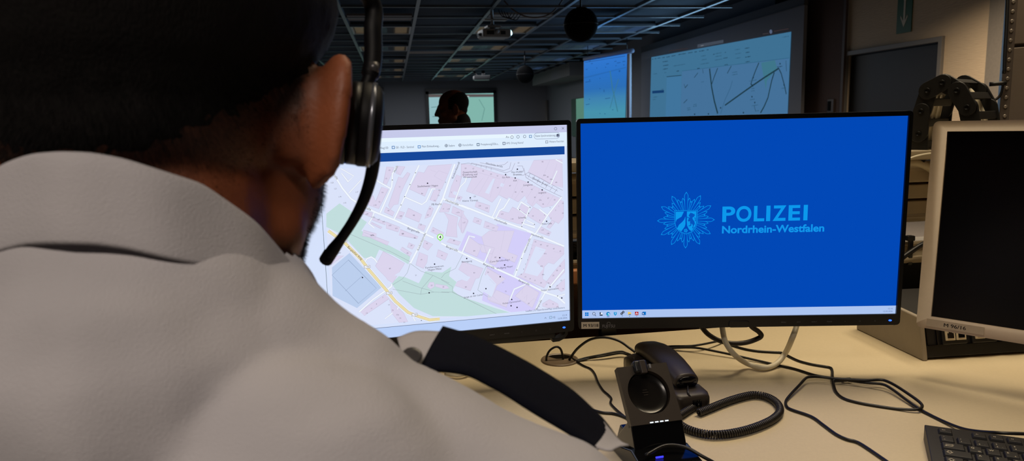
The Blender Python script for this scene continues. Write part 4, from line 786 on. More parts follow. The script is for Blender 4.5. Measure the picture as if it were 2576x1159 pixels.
u = ul(1394, 797.5); stroke(pm, [(u[0]+a, u[1]+b) for a, b in ((-.002, -.0008), (-.0006, -.0008), (.001, -.0018), (.001, .0018), (-.0006, .0008), (-.002, .0008))], .0004, L(5), (80, 90, 120), True)
pm.build('browser_picture', picmat('browser_picture', 1.0), d, colors=True)
arm(t, Ml_, Vector((-.12, 1.415, .60)), (0, .046, 0))
# ---- pale monitor, switched off
sW = .93
Mw = Matrix.Translation((1.010, .830, .999)) @ Matrix.Rotation(R(-54.06), 4, 'Z') @ Matrix.Rotation(R(-4.71), 4, 'X')
uw = plane_uv(Mw); w_, h_ = DW*sW, DH*sW
m_pale = mat('monitor_pale', (190, 168, 142), .5, var=.03, vs=120)
t = thing('monitor', 'pale beige monitor, switched off, at the right edge of the picture', 'monitor', Mw)
bz = frame_mb(w_, h_, .0205, .0205, .0165, .0205, .03, .008).build('bezel', m_pale, t, bevel=.002)
MB().box((0, .0022, 0), (w_, .003, h_)).build('display', mat('screen_off', (9, 8, 11), .22, spec=.35), t)
MB().hexa([(-.2, .03, -.12), (.2, .03, -.12), (.2, .03, .12), (-.2, .03, .12)], [(-.12, .07, -.09), (.12, .07, -.09), (.12, .07, .09), (-.12, .07, .09)]).build('rear_shell', m_pale, t, bevel=.006)
ca, cb_ = uw(2332, 814), uw(2477, 834); zc = (ca[1]+cb_[1])/2
st = MB().box(((ca[0]+cb_[0])/2, -.0043, -h_/2-.0102), (cb_[0]-ca[0], .0006, .0125)).build('sticker', mat('sticker_tan', (206, 188, 160), .55), t)
ta, tb = uw(2376, 822), uw(2431, 830)
s = MB(); [put_text(s, 'M 96/16', ta[0]+e_, -h_/2-.0132, .0060, -.0047, 0, None, 'l', tb[0]-ta[0]) for e_ in (-.00012, 0, .00012)]; s.build('sticker_text', m_ink, st)
bk = Mw @ Vector((.10, .10, 0)); MwI = Mw.inverted(); q4 = lambda z, e: [MwI @ Vector((bk.x+a*e, bk.y+b*e, z)) for a, b in ((-1, -1), (1, -1), (1, 1), (-1, 1))]
MB().hexa(q4(DZ+.010, .020), q4(1.03, .020)).build('stand_column', m_pale, t, bevel=.004)
MB().hexa(q4(DZ+.0005, .075), q4(DZ+.011, .072)).build('stand_foot', m_pale, t, bevel=.004)
MB().tube([MwI @ Vector((bk.x, bk.y, 1.0)), (.07, .066, 0)], .02, 10).build('stand_joint', m_pale, t, True)
# ================================================================ things on the desk
Z3 = lambda x, y: (1300+x/3.2286, 800+y/3.2286)
Z4 = lambda x, y: (1900+x/3.0577, 780+y/3.0577)
# ---- grey connection box with a black socket front
a = onz(2322.6, 908.6, DZ); b = onz(2576, 892, DZ)
xd = (b-a).normalized(); yd = Vector((-xd.y, xd.x, 0))
Mx = Matrix((xd, yd, Vector((0, 0, 1)))).transposed().to_4x4(); Mx.translation = a
t = thing('connection_box', 'grey sided desk connection box with black socket front, below the pale monitor', 'connection box', Mx)
m_side = mat('box_grey', (150, 140, 126), .5, var=.03)
pr = [(0, 0), (.26, 0), (.26, .085), (.03, .085), (.018, .074)]
for x0 in (0, .40):
    MB().hexa([(x0, 0, 0), (x0+.010, 0, 0), (x0+.010, .205, 0), (x0, .205, 0)], [(x0, .018, .076), (x0+.010, .018, .076), (x0+.010, .205, .085), (x0, .205, .085)]).build('side_panel', m_side, t, bevel=.003)
MB().lathe([(.001, 0), (.0028, 0), (.0028, .001), (.001, .0012)], 14, Matrix.Translation((-.0005, .085, .045)) @ Matrix.Rotation(R(-90), 4, 'Y')).build('side_screw', m_rail, t, True)
MB().hexa([(.010, .004, .004), (.40, .004, .004), (.40, .2, .004), (.010, .2, .004)], [(.010, .022, .074), (.40, .022, .074), (.40, .2, .082), (.010, .2, .082)]).build('body', m_black, t, bevel=.002)
tl = math.atan2(.018, .07)
Mf = Matrix.Translation((0, .004, .004)) @ Matrix.Rotation(-tl, 4, 'X')
m_jack = mat('jack_white', (206, 196, 176), .45)
MB().box((.2, -.0015, .022), (.37, .003, .0015), Mf).box((.2, -.0015, .068), (.37, .003, .0015), Mf).box((.032, -.0015, .045), (.0015, .003, .046), Mf).box((.012, -.0015, .045), (.0015, .003, .046), Mf).build('front_seam', m_gloss, t)
for k in range(3):
    xc = .064+.058*k
    MB().box((xc, -.003, .040), (.048, .006, .036), Mf).build('socket_module', m_black, t, bevel=.002)
    for s in (-1, 1):
        x = xc+s*.0105
        o = MB().box((x, -.0075, .040), (.0185, .003, .021), Mf).build('jack', m_jack, t, bevel=.0008)
        MB().box((x, -.0092, .038), (.012, .001, .009), Mf).box((x, -.0092, .0435), (.006, .001, .003), Mf).box((x, -.0092, .0485), (.012, .0008, .0012), Mf).build('jack_opening', m_gloss, o)
# ---- energy chain standing on the technical wall, with white cables in it
base = cp(2385, 290, 1.63)
ux = Vector((.50, -.866, 0)); wx = Vector((.866, .5, 0))
Mch = Matrix((ux, wx, Vector((0, 0, 1)))).transposed().to_4x4(); Mch.translation = base
Mci = Mch.inverted()
def chain_uv(px, py):
    d = Mci.to_3x3() @ ray(px, py); o = Mci @ CAM; t_ = -o.y/d.y; return (o.x+d.x*t_, o.z+d.z*t_)
piv = [chain_uv(*p) for p in ((2312, 392), (2315, 336), (2322, 280), (2338, 228), (2375, 208), (2412, 228), (2437, 270), (2446, 318))]
t = thing('cable_chain', 'black plastic cable drag chain arching over behind the pale monitor', 'cable chain', Mch)
m_chain = mat('chain_black', (10, 9, 10), .5, var=.15, vs=120, bump=.1, bs=500)
WC = .115
for k in range(len(piv)-1):
    p, q = Vector(piv[k]), Vector(piv[k+1]); d_ = q-p; L_ = d_.length; d_.normalize(); n_ = Vector((-d_.y, d_.x))
    lk = MB()
    for y0 in (0, WC):
        s_ = .004*(k % 2); hw = .0200
        out = []
        for j in range(9): a = math.pi/2+math.pi*j/8; v = p+d_*(math.cos(a)*hw)+n_*(math.sin(a)*hw); out.append(v)
        for j in range(9): a = -math.pi/2+math.pi*j/8; v = q+d_*(math.cos(a)*hw*.94)+n_*(math.sin(a)*hw*.94); out.append(v)
        sg = -1 if y0 == 0 else 1
        lk.prism([(v.x, v.y) for v in out], y0+sg*s_, y0+sg*(s_+.007))
        for c_ in (p, q): lk.lathe([(.001, 0), (.0065, 0), (.0065, .003), (.0035, .003), (.0032, .0005), (.0005, .0005)], 14, Matrix.Translation((c_.x, y0+(0 if sg < 0 else .011)-(.011 if sg < 0 else 0), c_.y)) @ Matrix.Rotation(R(90 if sg < 0 else -90), 4, 'X'))
    m_ = (p+q)/2+n_*(.0125 if True else 0)
    for s2 in (1, -1):
        c_ = (p+q)/2+n_*(.0135*s2); e_ = d_*.009; g_ = n_*.0025
        lk.hexa([(c_.x-e_.x-g_.x, .003, c_.y-e_.y-g_.y), (c_.x+e_.x-g_.x, .003, c_.y+e_.y-g_.y), (c_.x+e_.x-g_.x, WC+.003, c_.y+e_.y-g_.y), (c_.x-e_.x-g_.x, WC+.003, c_.y-e_.y-g_.y)],
                [(c_.x-e_.x+g_.x, .003, c_.y-e_.y+g_.y), (c_.x+e_.x+g_.x, .003, c_.y+e_.y+g_.y), (c_.x+e_.x+g_.x, WC+.003, c_.y+e_.y+g_.y), (c_.x-e_.x+g_.x, WC+.003, c_.y-e_.y+g_.y)])
    lk.build('chain_link', m_chain, t, bevel=.0015)
cen = [Vector(p) for p in piv[1:]]
for i, (dy, r_, lab) in enumerate(((.030, .0062, 'white cable inside the drag chain, front one'), (.052, .0068, 'white cable inside the drag chain, middle one'), (.078, .0072, 'white cable inside the drag chain, rear one by the post'))):
    pts = []
    for j, c_ in enumerate(cen):
        inn = Vector((cen[3].x, cen[1].y-.03))-c_; inn.normalize(); c2 = c_+inn*(.004 if j not in (0, len(cen)-1) else 0); pts.append(Mch @ Vector((c2.x, dy, c2.y)))
    pts.append(pts[-1]+Vector((0, 0, -.07)))
    pts.insert(0, pts[0]+Vector((0, 0, -.05)))
    tag(MB().tube(smooth_path(pts, 6), r_, 10).build('chain_cable', m_white, None, True), lab, 'cable', 'white cables in the drag chain')
# ---- cable grommet
g = onz(1408, 906, DZ); t = thing('cable_grommet', 'round plastic cable grommet set in the desk top beneath the monitors', 'cable grommet', pose((g.x, g.y, DZ), R(20)))
MB().lathe([(.022, .0), (.0355, 0), (.0345, .0025), (.031, .0035), (.0305, .002), (.022, .002)], 40).build('rim', mat('grommet_grey', (120, 104, 86), .35), t, True)
MB().lathe([(.0005, .0005), (.0302, .0005), (.0302, .0018), (.0005, .0018)], 40).build('lid', mat('grommet_lid', (104, 90, 74), .4), t, True)
MB().poly([(.002, .028, .0021), (-.010, .026, .0021), (-.004, .006, .0021), (.012, -.004, .0021), (.028, -.004, .0021), (.0285, .004, .0021), (.022, .019, .0021)][::-1]).build('slot_opening', m_gloss, t)
# ---- thin black cables on the desk
m_cab_b = mat('cable_black', (16, 14, 15), .38, var=.05)
def desk_cable(pts, lab, r=.0021, lift=0, grp=None, n=5, m=None):
    P = []
    for p in pts:
        z = DZ+r+lift+(p[2] if len(p) > 2 else 0)
        P.append(onz(p[0], p[1], z))
    o = MB().tube(smooth_path(P, n), r, 8).build('desk_cable', m or m_cab_b, None, True); return tag(o, lab, 'cable', grp)
def upright_cable(pts, Y0, lab, r=.0021, Y1=None):
    P = []; Y1 = Y0 if Y1 is None else Y1
    for i, p in enumerate(pts): P.append(ony(p[0], p[1], Y0+(Y1-Y0)*i/(len(pts)-1)))
    return tag(MB().tube(smooth_path(P, 6), r, 8).build('desk_cable', m_cab_b, None, True), lab, 'cable')
upright_cable([Z3(240, 345), Z3(243, 310), Z3(270, 260), Z3(320, 232), Z3(355, 250), Z3(372, 300), Z3(378, 345)], g.y-.002, 'black cable making a small hoop above the cable grommet')
upright_cable([Z3(420, 352), Z3(440, 315), Z3(500, 240), Z3(600, 172), Z3(720, 156), Z3(830, 185), Z3(910, 238), Z3(960, 275)], g.y, 'black cable arching from the grommet over to the phone', .0024, 1.175)
desk_cable([Z3(470, 345), Z3(560, 322)+(.003,), Z3(680, 298)+(.008,), Z3(830, 270)+(.010,), Z3(890, 282)+(.008,), Z3(960, 312)], 'upper black cable lying between the grommet and the phone', .0019)
desk_cable([Z3(480, 352), Z3(600, 325)+(.002,), Z3(720, 305)+(.004,), Z3(840, 285)+(.005,), Z3(900, 298)+(.003,), Z3(965, 325)], 'lower black cable lying between the grommet and the phone', .0019)
desk_cable([Z3(450, 325), Z3(480, 348), Z3(540, 385), Z3(600, 412), Z3(635, 455), Z3(660, 520), Z3(700, 585), Z3(745, 625), Z3(768, 655), Z3(762, 690), Z3(800, 735), Z3(865, 792), Z3(905, 822)], 'black cable zigzagging from the grommet down to the headset dock', .0019)
desk_cable([Z3(560, 730), Z3(640, 752), Z3(700, 767), Z3(770, 772), Z3(830, 785), Z3(900, 812)], 'black cable reaching the headset dock from under the navy shoulder loop', .0022)
desk_cable([Z3(1180, 238), Z3(1260, 228)+(.004,), Z3(1400, 226)+(.008,), Z3(1520, 210)+(.010,), Z3(1640, 186)+(.006,), Z3(1700, 178)], 'black cable running right from the phone up under the blue monitor', .0022)
desk_cable([Z3(1180, 250), Z3(1300, 240)+(.004,), Z3(1450, 240)+(.007,), Z3(1600, 266)+(.006,), Z3(1750, 297)+(.004,), Z3(1960, 345)+(.001,), Z3(2110, 380), Z3(2258, 412), Z4(450, 497), Z4(590, 522), Z4(720, 540)+(.003,), Z4(850, 557)+(.006,), Z4(980, 570)+(.008,), Z4(1060, 612)+(.006,), Z4(1150, 680)+(.003,), Z4(1250, 752)+(.001,), Z4(1400, 832), Z4(1570, 903)+(.003,), Z4(1700, 930)+(.010,), Z4(1880, 943)+(.020,), Z4(2120, 952)+(.022,)], 'long black keyboard cable crossing the whole desk to the keyboard', .0023)
desk_cable([Z3(1690, 200), Z3(1740, 218), Z3(1850, 250), Z3(1960, 268), Z3(2080, 276), Z3(2150, 281), Z4(245, 347), Z4(330, 388), Z4(430, 415), Z4(530, 432), Z4(578, 442), Z4(592, 465), Z4(594, 510)+(.004,), Z4(604, 580)+(.003,), Z4(630, 640), Z4(690, 682), Z4(800, 712), Z4(930, 735), Z4(1080, 757), Z4(1200, 764)+(.002,), Z4(1262, 760)+(.003,), Z4(1284, 738)+(.004,), Z4(1262, 705)+(.006,), Z4(1180, 645)+(.008,), Z4(1080, 580)+(.010,), Z4(1010, 545)+(.011,), Z4(960, 535)+(.011,), Z4(860, 538)+(.010,), Z4(720, 532)+(.008,), Z4(620, 526)+(.007,), Z4(560, 518)+(.007,), Z4(490, 512)+(.007,), Z4(430, 512)+(.008,), Z4(390, 522)+(.008,), Z4(340, 575)+(.006,), Z4(270, 650)+(.003,), Z4(236, 700), Z4(240, 738), Z4(280, 765), Z4(430, 818), Z4(520, 880), Z4(600, 940), Z4(650, 970), Z4(710, 995), Z4(770, 1010), Z4(830, 1040), Z4(1000, 1155), Z4(1080, 1215)], 'black cable looping twice over itself in the middle of the desk', .0023)
tag(MB().box(tuple(onz(*Z4(665, 537), DZ+.006)), (.034, .006, .006)).build('cable_clip', m_black, None, bevel=.002), 'small black clip joining the crossing cables on the desk', 'cable clip')
# white and black cables drooping from the blue monitor
P = [ony(1815, 800, 1.135), ony(1818, 830, 1.13), ony(1826, 862, 1.12), ony(1848, 892, 1.11), onz(1880, 914, DZ+.010), onz(1922, 925, DZ+.006), onz(1955, 913, DZ+.008), onz(1977, 885, DZ+.025), ony(1993, 850, 1.09), ony(2003, 822, 1.105), ony(2006, 795, 1.11)]
tag(MB().tube(smooth_path(P, 6), .0048, 10).build('white_cable', m_white, None, True), 'white cable hanging in a U under the blue monitor onto the desk', 'cable')
P = [ony(*Z3(x, y), w) for x, y, w in ((1480, 35, 1.15), (1510, 82, 1.15), (1560, 135, 1.145), (1640, 180, 1.14), (1740, 204, 1.135), (1850, 200, 1.13), (1935, 175, 1.125), (1985, 145, 1.12), (1965, 110, 1.12), (1915, 75, 1.12), (1890, 45, 1.12))]
tag(MB().tube(smooth_path(P, 6), .0044, 10).build('black_cable', mat('cable_brownblack', (36, 28, 22), .4), None, True), 'thick black cable drooping in a short loop under the blue monitor', 'cable')
P = [onz(1120, 940, DZ+.006), onz(1150, 944, DZ+.006), onz(1168, 940, DZ+.008), onz(1182, 933, DZ+.010)]
tag(MB().tube(smooth_path(P, 5), .0035, 8).build('white_cable', m_white, None, True), 'short bit of pale cable on the desk below the navy shoulder loop', 'cable')
# ---- handset phone: cradle, handset, coiled cord
xd = Vector((.07, -.9975, 0)); yd = Vector((.9975, .07, 0))
Mp_ = Matrix((xd, -yd, Vector((0, 0, 1)))).transposed().to_4x4(); Mp_ = Matrix((xd, yd*-1, Vector((0, 0, 1)))).transposed().to_4x4()
Mp_ = Matrix((xd, Vector((-xd.y, xd.x, 0)), Vector((0, 0, 1)))).transposed().to_4x4(); Mp_.translation = (.418, 1.150, DZ)
t = thing('phone_cradle', 'black handset cradle standing on the desk under the blue monitor', 'phone cradle', Mp_)
m_phone = mat('phone_black', (50, 43, 38), .42, spec=.4, var=.06, vs=300, bump=.06, bs=900)
def lofted(stations, n=20, sq=2.6):
    """stations: (x, z, half width, half height, pitch)"""
    rings = []
    for (x, z, hw, hh, pt) in stations:
        r = []
        for k in range(n):
            a = 2*math.pi*k/n; cx_, sx_ = math.cos(a), math.sin(a)
            yy = hw*math.copysign(abs(cx_)**(2/sq), cx_); zz = hh*math.copysign(abs(sx_)**(2/sq), sx_)
            r.append((x-zz*math.sin(pt), yy, z+zz*math.cos(pt)))
        rings.append(r)
    return MB().loft(rings)

base = lofted([(-.030, .010, .020, .010, 0), (-.026, .014, .034, .014, 0), (.0, .020, .039, .020, 0), (.035, .019, .038, .019, 0), (.060, .012, .033, .012, 0), (.095, .010, .030, .010, 0), (.115, .011, .030, .011, 0), (.135, .0145, .031, .0145, 0), (.160, .0140, .030, .0140, 0), (.170, .0125, .027, .0125, 0), (.173, .012, .020, .010, 0)], 28, 4.5)
base.build('cradle_body', m_phone, t, True)
MB().box((.1735, .004, .013), (.004, .014, .010)).box((.1755, .004, .013), (.002, .009, .006)).build('cord_socket', m_gloss, t)
MB().hexa([(.02, -.0385, .036), (.058, -.034, .018), (.058, -.026, .018), (.02, -.026, .036)], [(.02, -.036, .040), (.058, -.032, .024), (.058, -.024, .024), (.02, -.024, .040)]).build('side_fin', m_phone, t)
h = thing('phone_handset', 'black telephone handset resting on the cradle under the blue monitor', 'telephone handset', Mp_ @ Matrix.Translation((0, 0, .003)))
hs = lofted([(-.020, .036, .006, .004, .5), (-.017, .037, .013, .009, .45), (-.008, .040, .0205, .0125, .35), (.010, .0445, .0228, .0138, .2), (.035, .048, .0240, .0145, .08), (.065, .0485, .0238, .0147, -.05), (.095, .0455, .0228, .0145, -.15), (.120, .041, .0214, .0142, -.22), (.142, .0355, .0200, .0138, -.28), (.147, .0342, .0194, .0132, -.28)], 26, 2.4)
hs.build('grip', m_phone, h, True)
lofted([(.1465, .0343, .0172, .0112, -.28), (.1495, .0338, .0166, .0105, -.28)], 26, 2.4).build('end_recess', m_gloss, h, True)
MB().lathe([(.0001, 0), (.0022, 0), (.0018, .0016), (.0001, .002)], 12, Matrix.Translation((-.004, .0172, .045)) @ Matrix.Rotation(R(-60), 4, 'X')).build('hook_contact', m_print, h, True)
lofted([(-.004, .0335, .0150, .006, .2), (.018, .036, .0165, .006, .2), (.03, .038, .014, .005, .2)], 20, 2.2).build('ear_piece', m_phone, h, True)
# coiled cord
cpts = [Z3(1475, 768), Z3(1560, 735), Z3(1650, 698), Z3(1750, 662), Z3(1850, 634), Z3(1930, 622), Z3(2010, 632), Z3(2080, 662), Z3(2128, 708), Z3(2135, 762), Z3(2090, 812), Z3(2010, 856), Z3(1900, 897), Z3(1790, 925), Z3(1680, 942), Z3(1570, 944), Z3(1460, 925), Z3(1370, 892), Z3(1310, 850), Z3(1285, 822), Z3(1300, 806), Z3(1340, 780), Z3(1400, 742), Z3(1470, 700)]
RC = .0062
path = smooth_path([onz(p[0], p[1], DZ+RC+.0006) for p in cpts], 14)
ln = [0]
for p, q in zip(path, path[1:]): ln.append(ln[-1]+(q-p).length)
tot = ln[-1]; pitch = .0036; turns = tot/pitch; N = int(turns*11); hp = []; j = 0
for i in range(N+1):
    s_ = tot*i/N
    while j < len(ln)-2 and ln[j+1] < s_: j += 1
    f_ = (s_-ln[j])/max(1e-9, ln[j+1]-ln[j]); c_ = path[j].lerp(path[j+1], f_)
    tg = (path[min(j+2, len(path)-1)]-path[max(j-1, 0)]).normalized(); sd = Vector((-tg.y, tg.x, 0)); a_ = 2*math.pi*turns*i/N
    hp.append(c_+sd*math.cos(a_)*(RC-.0016)+Vector((0, 0, 1))*math.sin(a_)*(RC-.0016))
t = thing('coiled_cord', 'dark coiled telephone cord looping to the right of the headset dock', 'telephone cord', None)
MB().tube(hp, .00165, 5).build('coil', mat('cord_black', (34, 29, 25), .35), t, True)
e0 = Mp_ @ Vector((.150, .0, .034)); c0 = path[0]
MB().tube(smooth_path([e0, e0.lerp(onz(*Z3(1400, 632), DZ+.025), .9), onz(*Z3(1470, 690), DZ+.010), onz(*Z3(1500, 735), DZ+.006), c0], 5), .0013, 6).build('straight_end', m_cab_b, t, True)
e1 = Mp_ @ Vector((.179, .004, .013))
MB().tube(smooth_path([e1, e1.lerp(path[-1], .6)+Vector((0, 0, -.002)), path[-1]], 4), .0013, 6).build('straight_end', m_cab_b, t, True)
# ---- headset dock
Md = pose((.317, .864, .822), R(4.15), R(39.05)); PW, PH = .072, .0792
t = thing('headset_dock', 'black headset charging dock with a round tilted rest and a row of white lights', 'headset dock', Md)
m_dock = mat('dock_black', (50, 43, 38), .42, var=.05, vs=400, bump=.03, bs=2000)
# plate with a round opening: quarter fans between square and circle
def plate():
    mb = MB(); n = 48; rr = .0290; cz = .002; o_ = []
    cn = [(PW/2, -PH/2), (PW/2, PH/2), (-PW/2, PH/2), (-PW/2, -PH/2)]
    for k in range(4):
        for m_ in range(12): f_ = m_/12; p_, q_ = cn[k], cn[(k+1) % 4]; o_.append((p_[0]+(q_[0]-p_[0])*f_, p_[1]+(q_[1]-p_[1])*f_))
    an = [math.atan2(z/PH, x/PW) for x, z in o_]; c_ = [(rr*math.cos(a), cz+rr*1.02*math.sin(a)) for a in an]
    F0 = [(x, 0, z) for x, z in o_]; F1 = [(x, 0, z) for x, z in c_]; B1 = [(x, .009, z) for x, z in c_]; B0 = [(x, .011, z) for x, z in o_]
    vs = F0+F1+B1+B0; fs = []
    for i in range(n):
        j = (i+1) % n; fs += [(i, j, n+j, n+i), (n+i, n+j, 2*n+j, 2*n+i), (i, 3*n+i, 3*n+j, j)]
    fs.append(tuple(range(3*n, 4*n))); mb.add(vs, fs); return mb
plate().build('rest_plate', m_dock, t, None)
MB().lathe([(.0292, -.0085), (.0285, -.0080), (.0268, -.0060), (.0262, -.0065), (.018, -.0074), (.0005, -.0078)], 48, Matrix.Translation((0, 0, .002)) @ Matrix.Rotation(R(90), 4, 'X')).build('round_rest', mat('rest_gloss', (22, 20, 19), .22), t, True)
s = MB()
for k, w in ((-.0034, .006), (0, .0085), (.0034, .006)): s.box((-.002, .0076, .004+k), (w, .0006, .0009))
s.build('emblem', m_print if False else mat('emblem_dim', (52, 46, 42), .3), t)
LEDS = []
m_dl = emat('dock_led', (215, 235, 255), 2.2, False)
for k in range(4): MB().box((-.0075+.0070*k, -.0004, -PH/2+.0014), (.0044, .001, .0012)).build('charge_light', m_dl, t)
MB().box((-.004, .001, PH/2-.003), (.019, .016, .017)).build('charger_block', m_black, t, bevel=.003)
MB().box((-.0035, -.0095, PH/2-.006), (.008, .006, .018)).build('charger_contact', mat('contact_grey', (58, 52, 50), .3), t, bevel=.001)
MB().box((.0065, -.009, PH/2-.006), (.003, .004, .006)).build('contact_tip', m_print, t, bevel=.0006)
# base under and in front of the plate (in world-upright coordinates)
Mi = Md.inverted()
wb = lambda x, y, z: Mi @ (Matrix.Translation((.317, .864, 0)) @ Matrix.Rotation(R(4.15), 4, 'Z') @ Vector((x, y, z)))
zb_ = .822-PH/2*math.cos(R(39.05)); yb_ = -PH/2*math.sin(R(39.05))
def ub_(pts): return [wb(*p) for p in pts]
MB().hexa(ub_([(-.036, yb_-.012, DZ+.022), (.036, yb_-.012, DZ+.022), (.036, .04, DZ+.002), (-.036, .04, DZ+.002)]), ub_([(-.036, yb_+.001, zb_-.0005), (.036, yb_+.001, zb_-.0005), (.036, yb_+.014, zb_), (-.036, yb_+.014, zb_)])).build('neck', m_gloss, t, bevel=.0015)
MB().hexa(ub_([(-.045, yb_-.075, DZ+.0006), (.042, yb_-.075, DZ+.0006), (.042, .045, DZ+.0006), (-.045, .045, DZ+.0006)]), ub_([(-.043, yb_-.073, DZ+.013), (.040, yb_-.073, DZ+.013), (.038, yb_-.010, DZ+.024), (-.041, yb_-.010, DZ+.024)])).build('base', m_gloss, t, bevel=.002)
MB().hexa(ub_([(-.030, yb_-.010, DZ+.0006), (.036, yb_-.010, DZ+.0006), (.034, .045, DZ+.0006), (-.030, .045, DZ+.0006)]), ub_([(-.030, yb_-.012, DZ+.024), (.036, yb_-.012, DZ+.024), (.034, .03, DZ+.03), (-.030, .03, DZ+.03)])).build('rear_foot', m_gloss, t, bevel=.002)
MB().box(tuple(wb(-.012, yb_-.033, DZ+.0215)), (.010, .002, .002)).build('status_light', emat('status_blue', (60, 60, 255), 1.5, False), t)
tag(MB().tube(smooth_path([wb0 for wb0 in [Md @ wb(-.03, yb_-.032, DZ+.026), Md @ wb(0, yb_-.024, DZ+.031), Md @ wb(.025, yb_-.030, DZ+.028), Md @ wb(.045, yb_-.045, DZ+.018), Md @ wb(.075, yb_-.06, DZ+.003), Md @ wb(.11, yb_-.085, DZ+.003)]], 6), .0024, 8).build('dock_cable', m_cab_b, None, True), 'black cable bent over the front of the headset dock', 'cable')
# ---- keyboard
kx = Vector((.825-.728, .797-.863, 0)); kx = (onz(2576, 1101, .762)-onz(2325.5, 1067, .762)); kx.z = 0; kx.normalize(); ky = Vector((-kx.y, kx.x, 0)); ko = onz(2325.5, 1067, .762)
Mk_ = Matrix((kx, ky, Vector((0, 0, 1)))).transposed().to_4x4(); Mk_.translation = (ko.x, ko.y, DZ)
t = thing('keyboard', 'black computer keyboard with white lettering at the lower right corner', 'keyboard', Mk_)
m_key = mat('key_black', (19, 16, 17), .5, var=.06, vs=200, bump=.03, bs=1500)
m_kl = mat('key_print', (206, 196, 172), .5)
MB().hexa([(0, 0, .0), (.45, 0, 0), (.45, -.155, 0), (0, -.155, 0)][::-1], [(0.0, 0, .022), (.45, 0, .022), (.45, -.155, .012), (0, -.155, .012)][::-1]).build('case', m_key, t, bevel=.0012)
sl = math.atan2(.010, .155); P0 = .01905
Msl = Matrix.Translation((0, 0, .022)) @ Matrix.Rotation(sl, 4, 'X')
rows = [(-.0165, .013, [('Esc', 1.0, 0)]+[('', -1, 0)]+[('F%d' % k, 1, 0) for k in range(1, 5)]+[('', -.5, 0)]+[('F%d' % k, 1, 0) for k in range(5, 9)]+[('', -.5, 0)]+[('F%d' % k, 1, 0) for k in range(9, 13)]),
        (-.0395, .0165, [('°^', 1, 0), ('!1', 1, 0), ('"2²', 1, 0), ('§3³', 1, 0), ('$4', 1, 0), ('%5', 1, 0), ('&6', 1, 0), ('/7{', 1, 0), ('(8[', 1, 0), (')9]', 1, 0), ('=0}', 1, 0), ('?ß', 1, 0), ('´', 1, 0), ('', 2, 0)]),
        (-.0586, .0165, [('⇄', 1.5, 0), ('Q@', 1, 0), ('W', 1, 0), ('E€', 1, 0)]+[(c, 1, 0) for c in 'RTZUIOPÜ+']+[('', 1.5, 0)]),
        (-.0776, .0165, [('⇩', 1.8, 0)]+[(c, 1, 0) for c in 'ASDFGHJKLÖÄ#']+[('', 1.2, 0)]),
        (-.0967, .0165, [('⇧', 1.25, 0), ('<>', 1, 0)]+[(c, 1, 0) for c in 'YXCVBNM,.-']+[('', 2.7, 0)]),
        (-.1157, .0165, [('', 1.5, 0), ('', 1.25, 0), ('', 1.25, 0), ('', 6, 0), ('', 1.25, 0), ('', 1.25, 0), ('', 2.4, 0)])]
def plain(mb, s_, x, y, cap):
    vs, fs = text2d(s_); 
    if not vs: return
    x0 = min(v[0] for v in vs); mb.add([(x+(a-x0)*cap/CAP, y+b*cap/CAP, .0036) for a, b in vs], fs, None, Msl)
for yk, hk, keys in rows:
    x = .013
    for s_, w, _ in keys:
        if w < 0: x += -w*P0; continue
        ww = w*P0-.0022; xc = x+w*P0/2
        kb = MB(); kb.hexa([tuple(Msl @ Vector(p)) for p in ((xc-ww/2, yk-hk/2, 0), (xc+ww/2, yk-hk/2, 0), (xc+ww/2, yk+hk/2, 0), (xc-ww/2, yk+hk/2, 0))], [tuple(Msl @ Vector(p)) for p in ((xc-ww/2+.0018, yk-hk/2+.0014, .0035), (xc+ww/2-.0018, yk-hk/2+.0014, .0035), (xc+ww/2-.0018, yk+hk/2-.0010, .0035), (xc-ww/2+.0018, yk+hk/2-.0010, .0035))])
        k_ = kb.build('key', m_key, t, bevel=.0005)
        if s_ and x < .16:
            lg = MB()
            if s_ in '⇄⇩⇧':
                pts = {'⇧': [(0, .004), (.004, 0), (.002, 0), (.002, -.003), (-.002, -.003), (-.002, 0), (-.004, 0)], '⇩': [(0, -.003), (.004, .001), (.002, .001), (.002, .004), (-.002, .004), (-.002, .001), (-.004, .001)]}.get(s_)
                if pts:
                    n_ = len(pts); inn = [(a*.72, b*.72+.0002) for a, b in pts]; bx = x+.0085
                    lg.add([(bx+a, yk+b, .0036) for a, b in pts]+[(bx+a, yk+b, .0036) for a, b in inn], [(i, (i+1) % n_, (i+1) % n_+n_, i+n_) for i in range(n_)], None, Msl)
                else:
                    for sg in (1, -1): lg.add([(x+.006, yk+sg*.0018-.0004, .0036), (x+.014, yk+sg*.0018-.0004, .0036), (x+.014, yk+sg*.0018+.0004, .0036), (x+.006, yk+sg*.0018+.0004, .0036)], [(0, 1, 2, 3)], None, Msl); lg.add([(x+.010+sg*.003, yk+sg*.0018-.0013, .0036), (x+.010+sg*.0055, yk+sg*.0018, .0036), (x+.010+sg*.003, yk+sg*.0018+.0013, .0036)], [(0, 1, 2)], None, Msl)
            elif len(s_) == 1: plain(lg, s_, x+.005, yk+.0008, .0036)
            elif s_[0] == 'F' or s_ == 'Esc': plain(lg, s_, xc-.0035, yk-.0004, .0022)
            elif s_[0] in 'QE': plain(lg, s_[0], x+.005, yk+.0008, .0036); plain(lg, s_[1], x+.0115, yk-.0058, .0024)
            else:
                plain(lg, s_[0], x+.0055, yk+.0018, .0027); plain(lg, s_[1], x+.0055, yk-.0052, .0027)
                if len(s_) > 2: plain(lg, s_[2], x+.0115, yk-.0055, .0022)
            lg.build('key_legend', m_kl, k_)
        x += w*P0
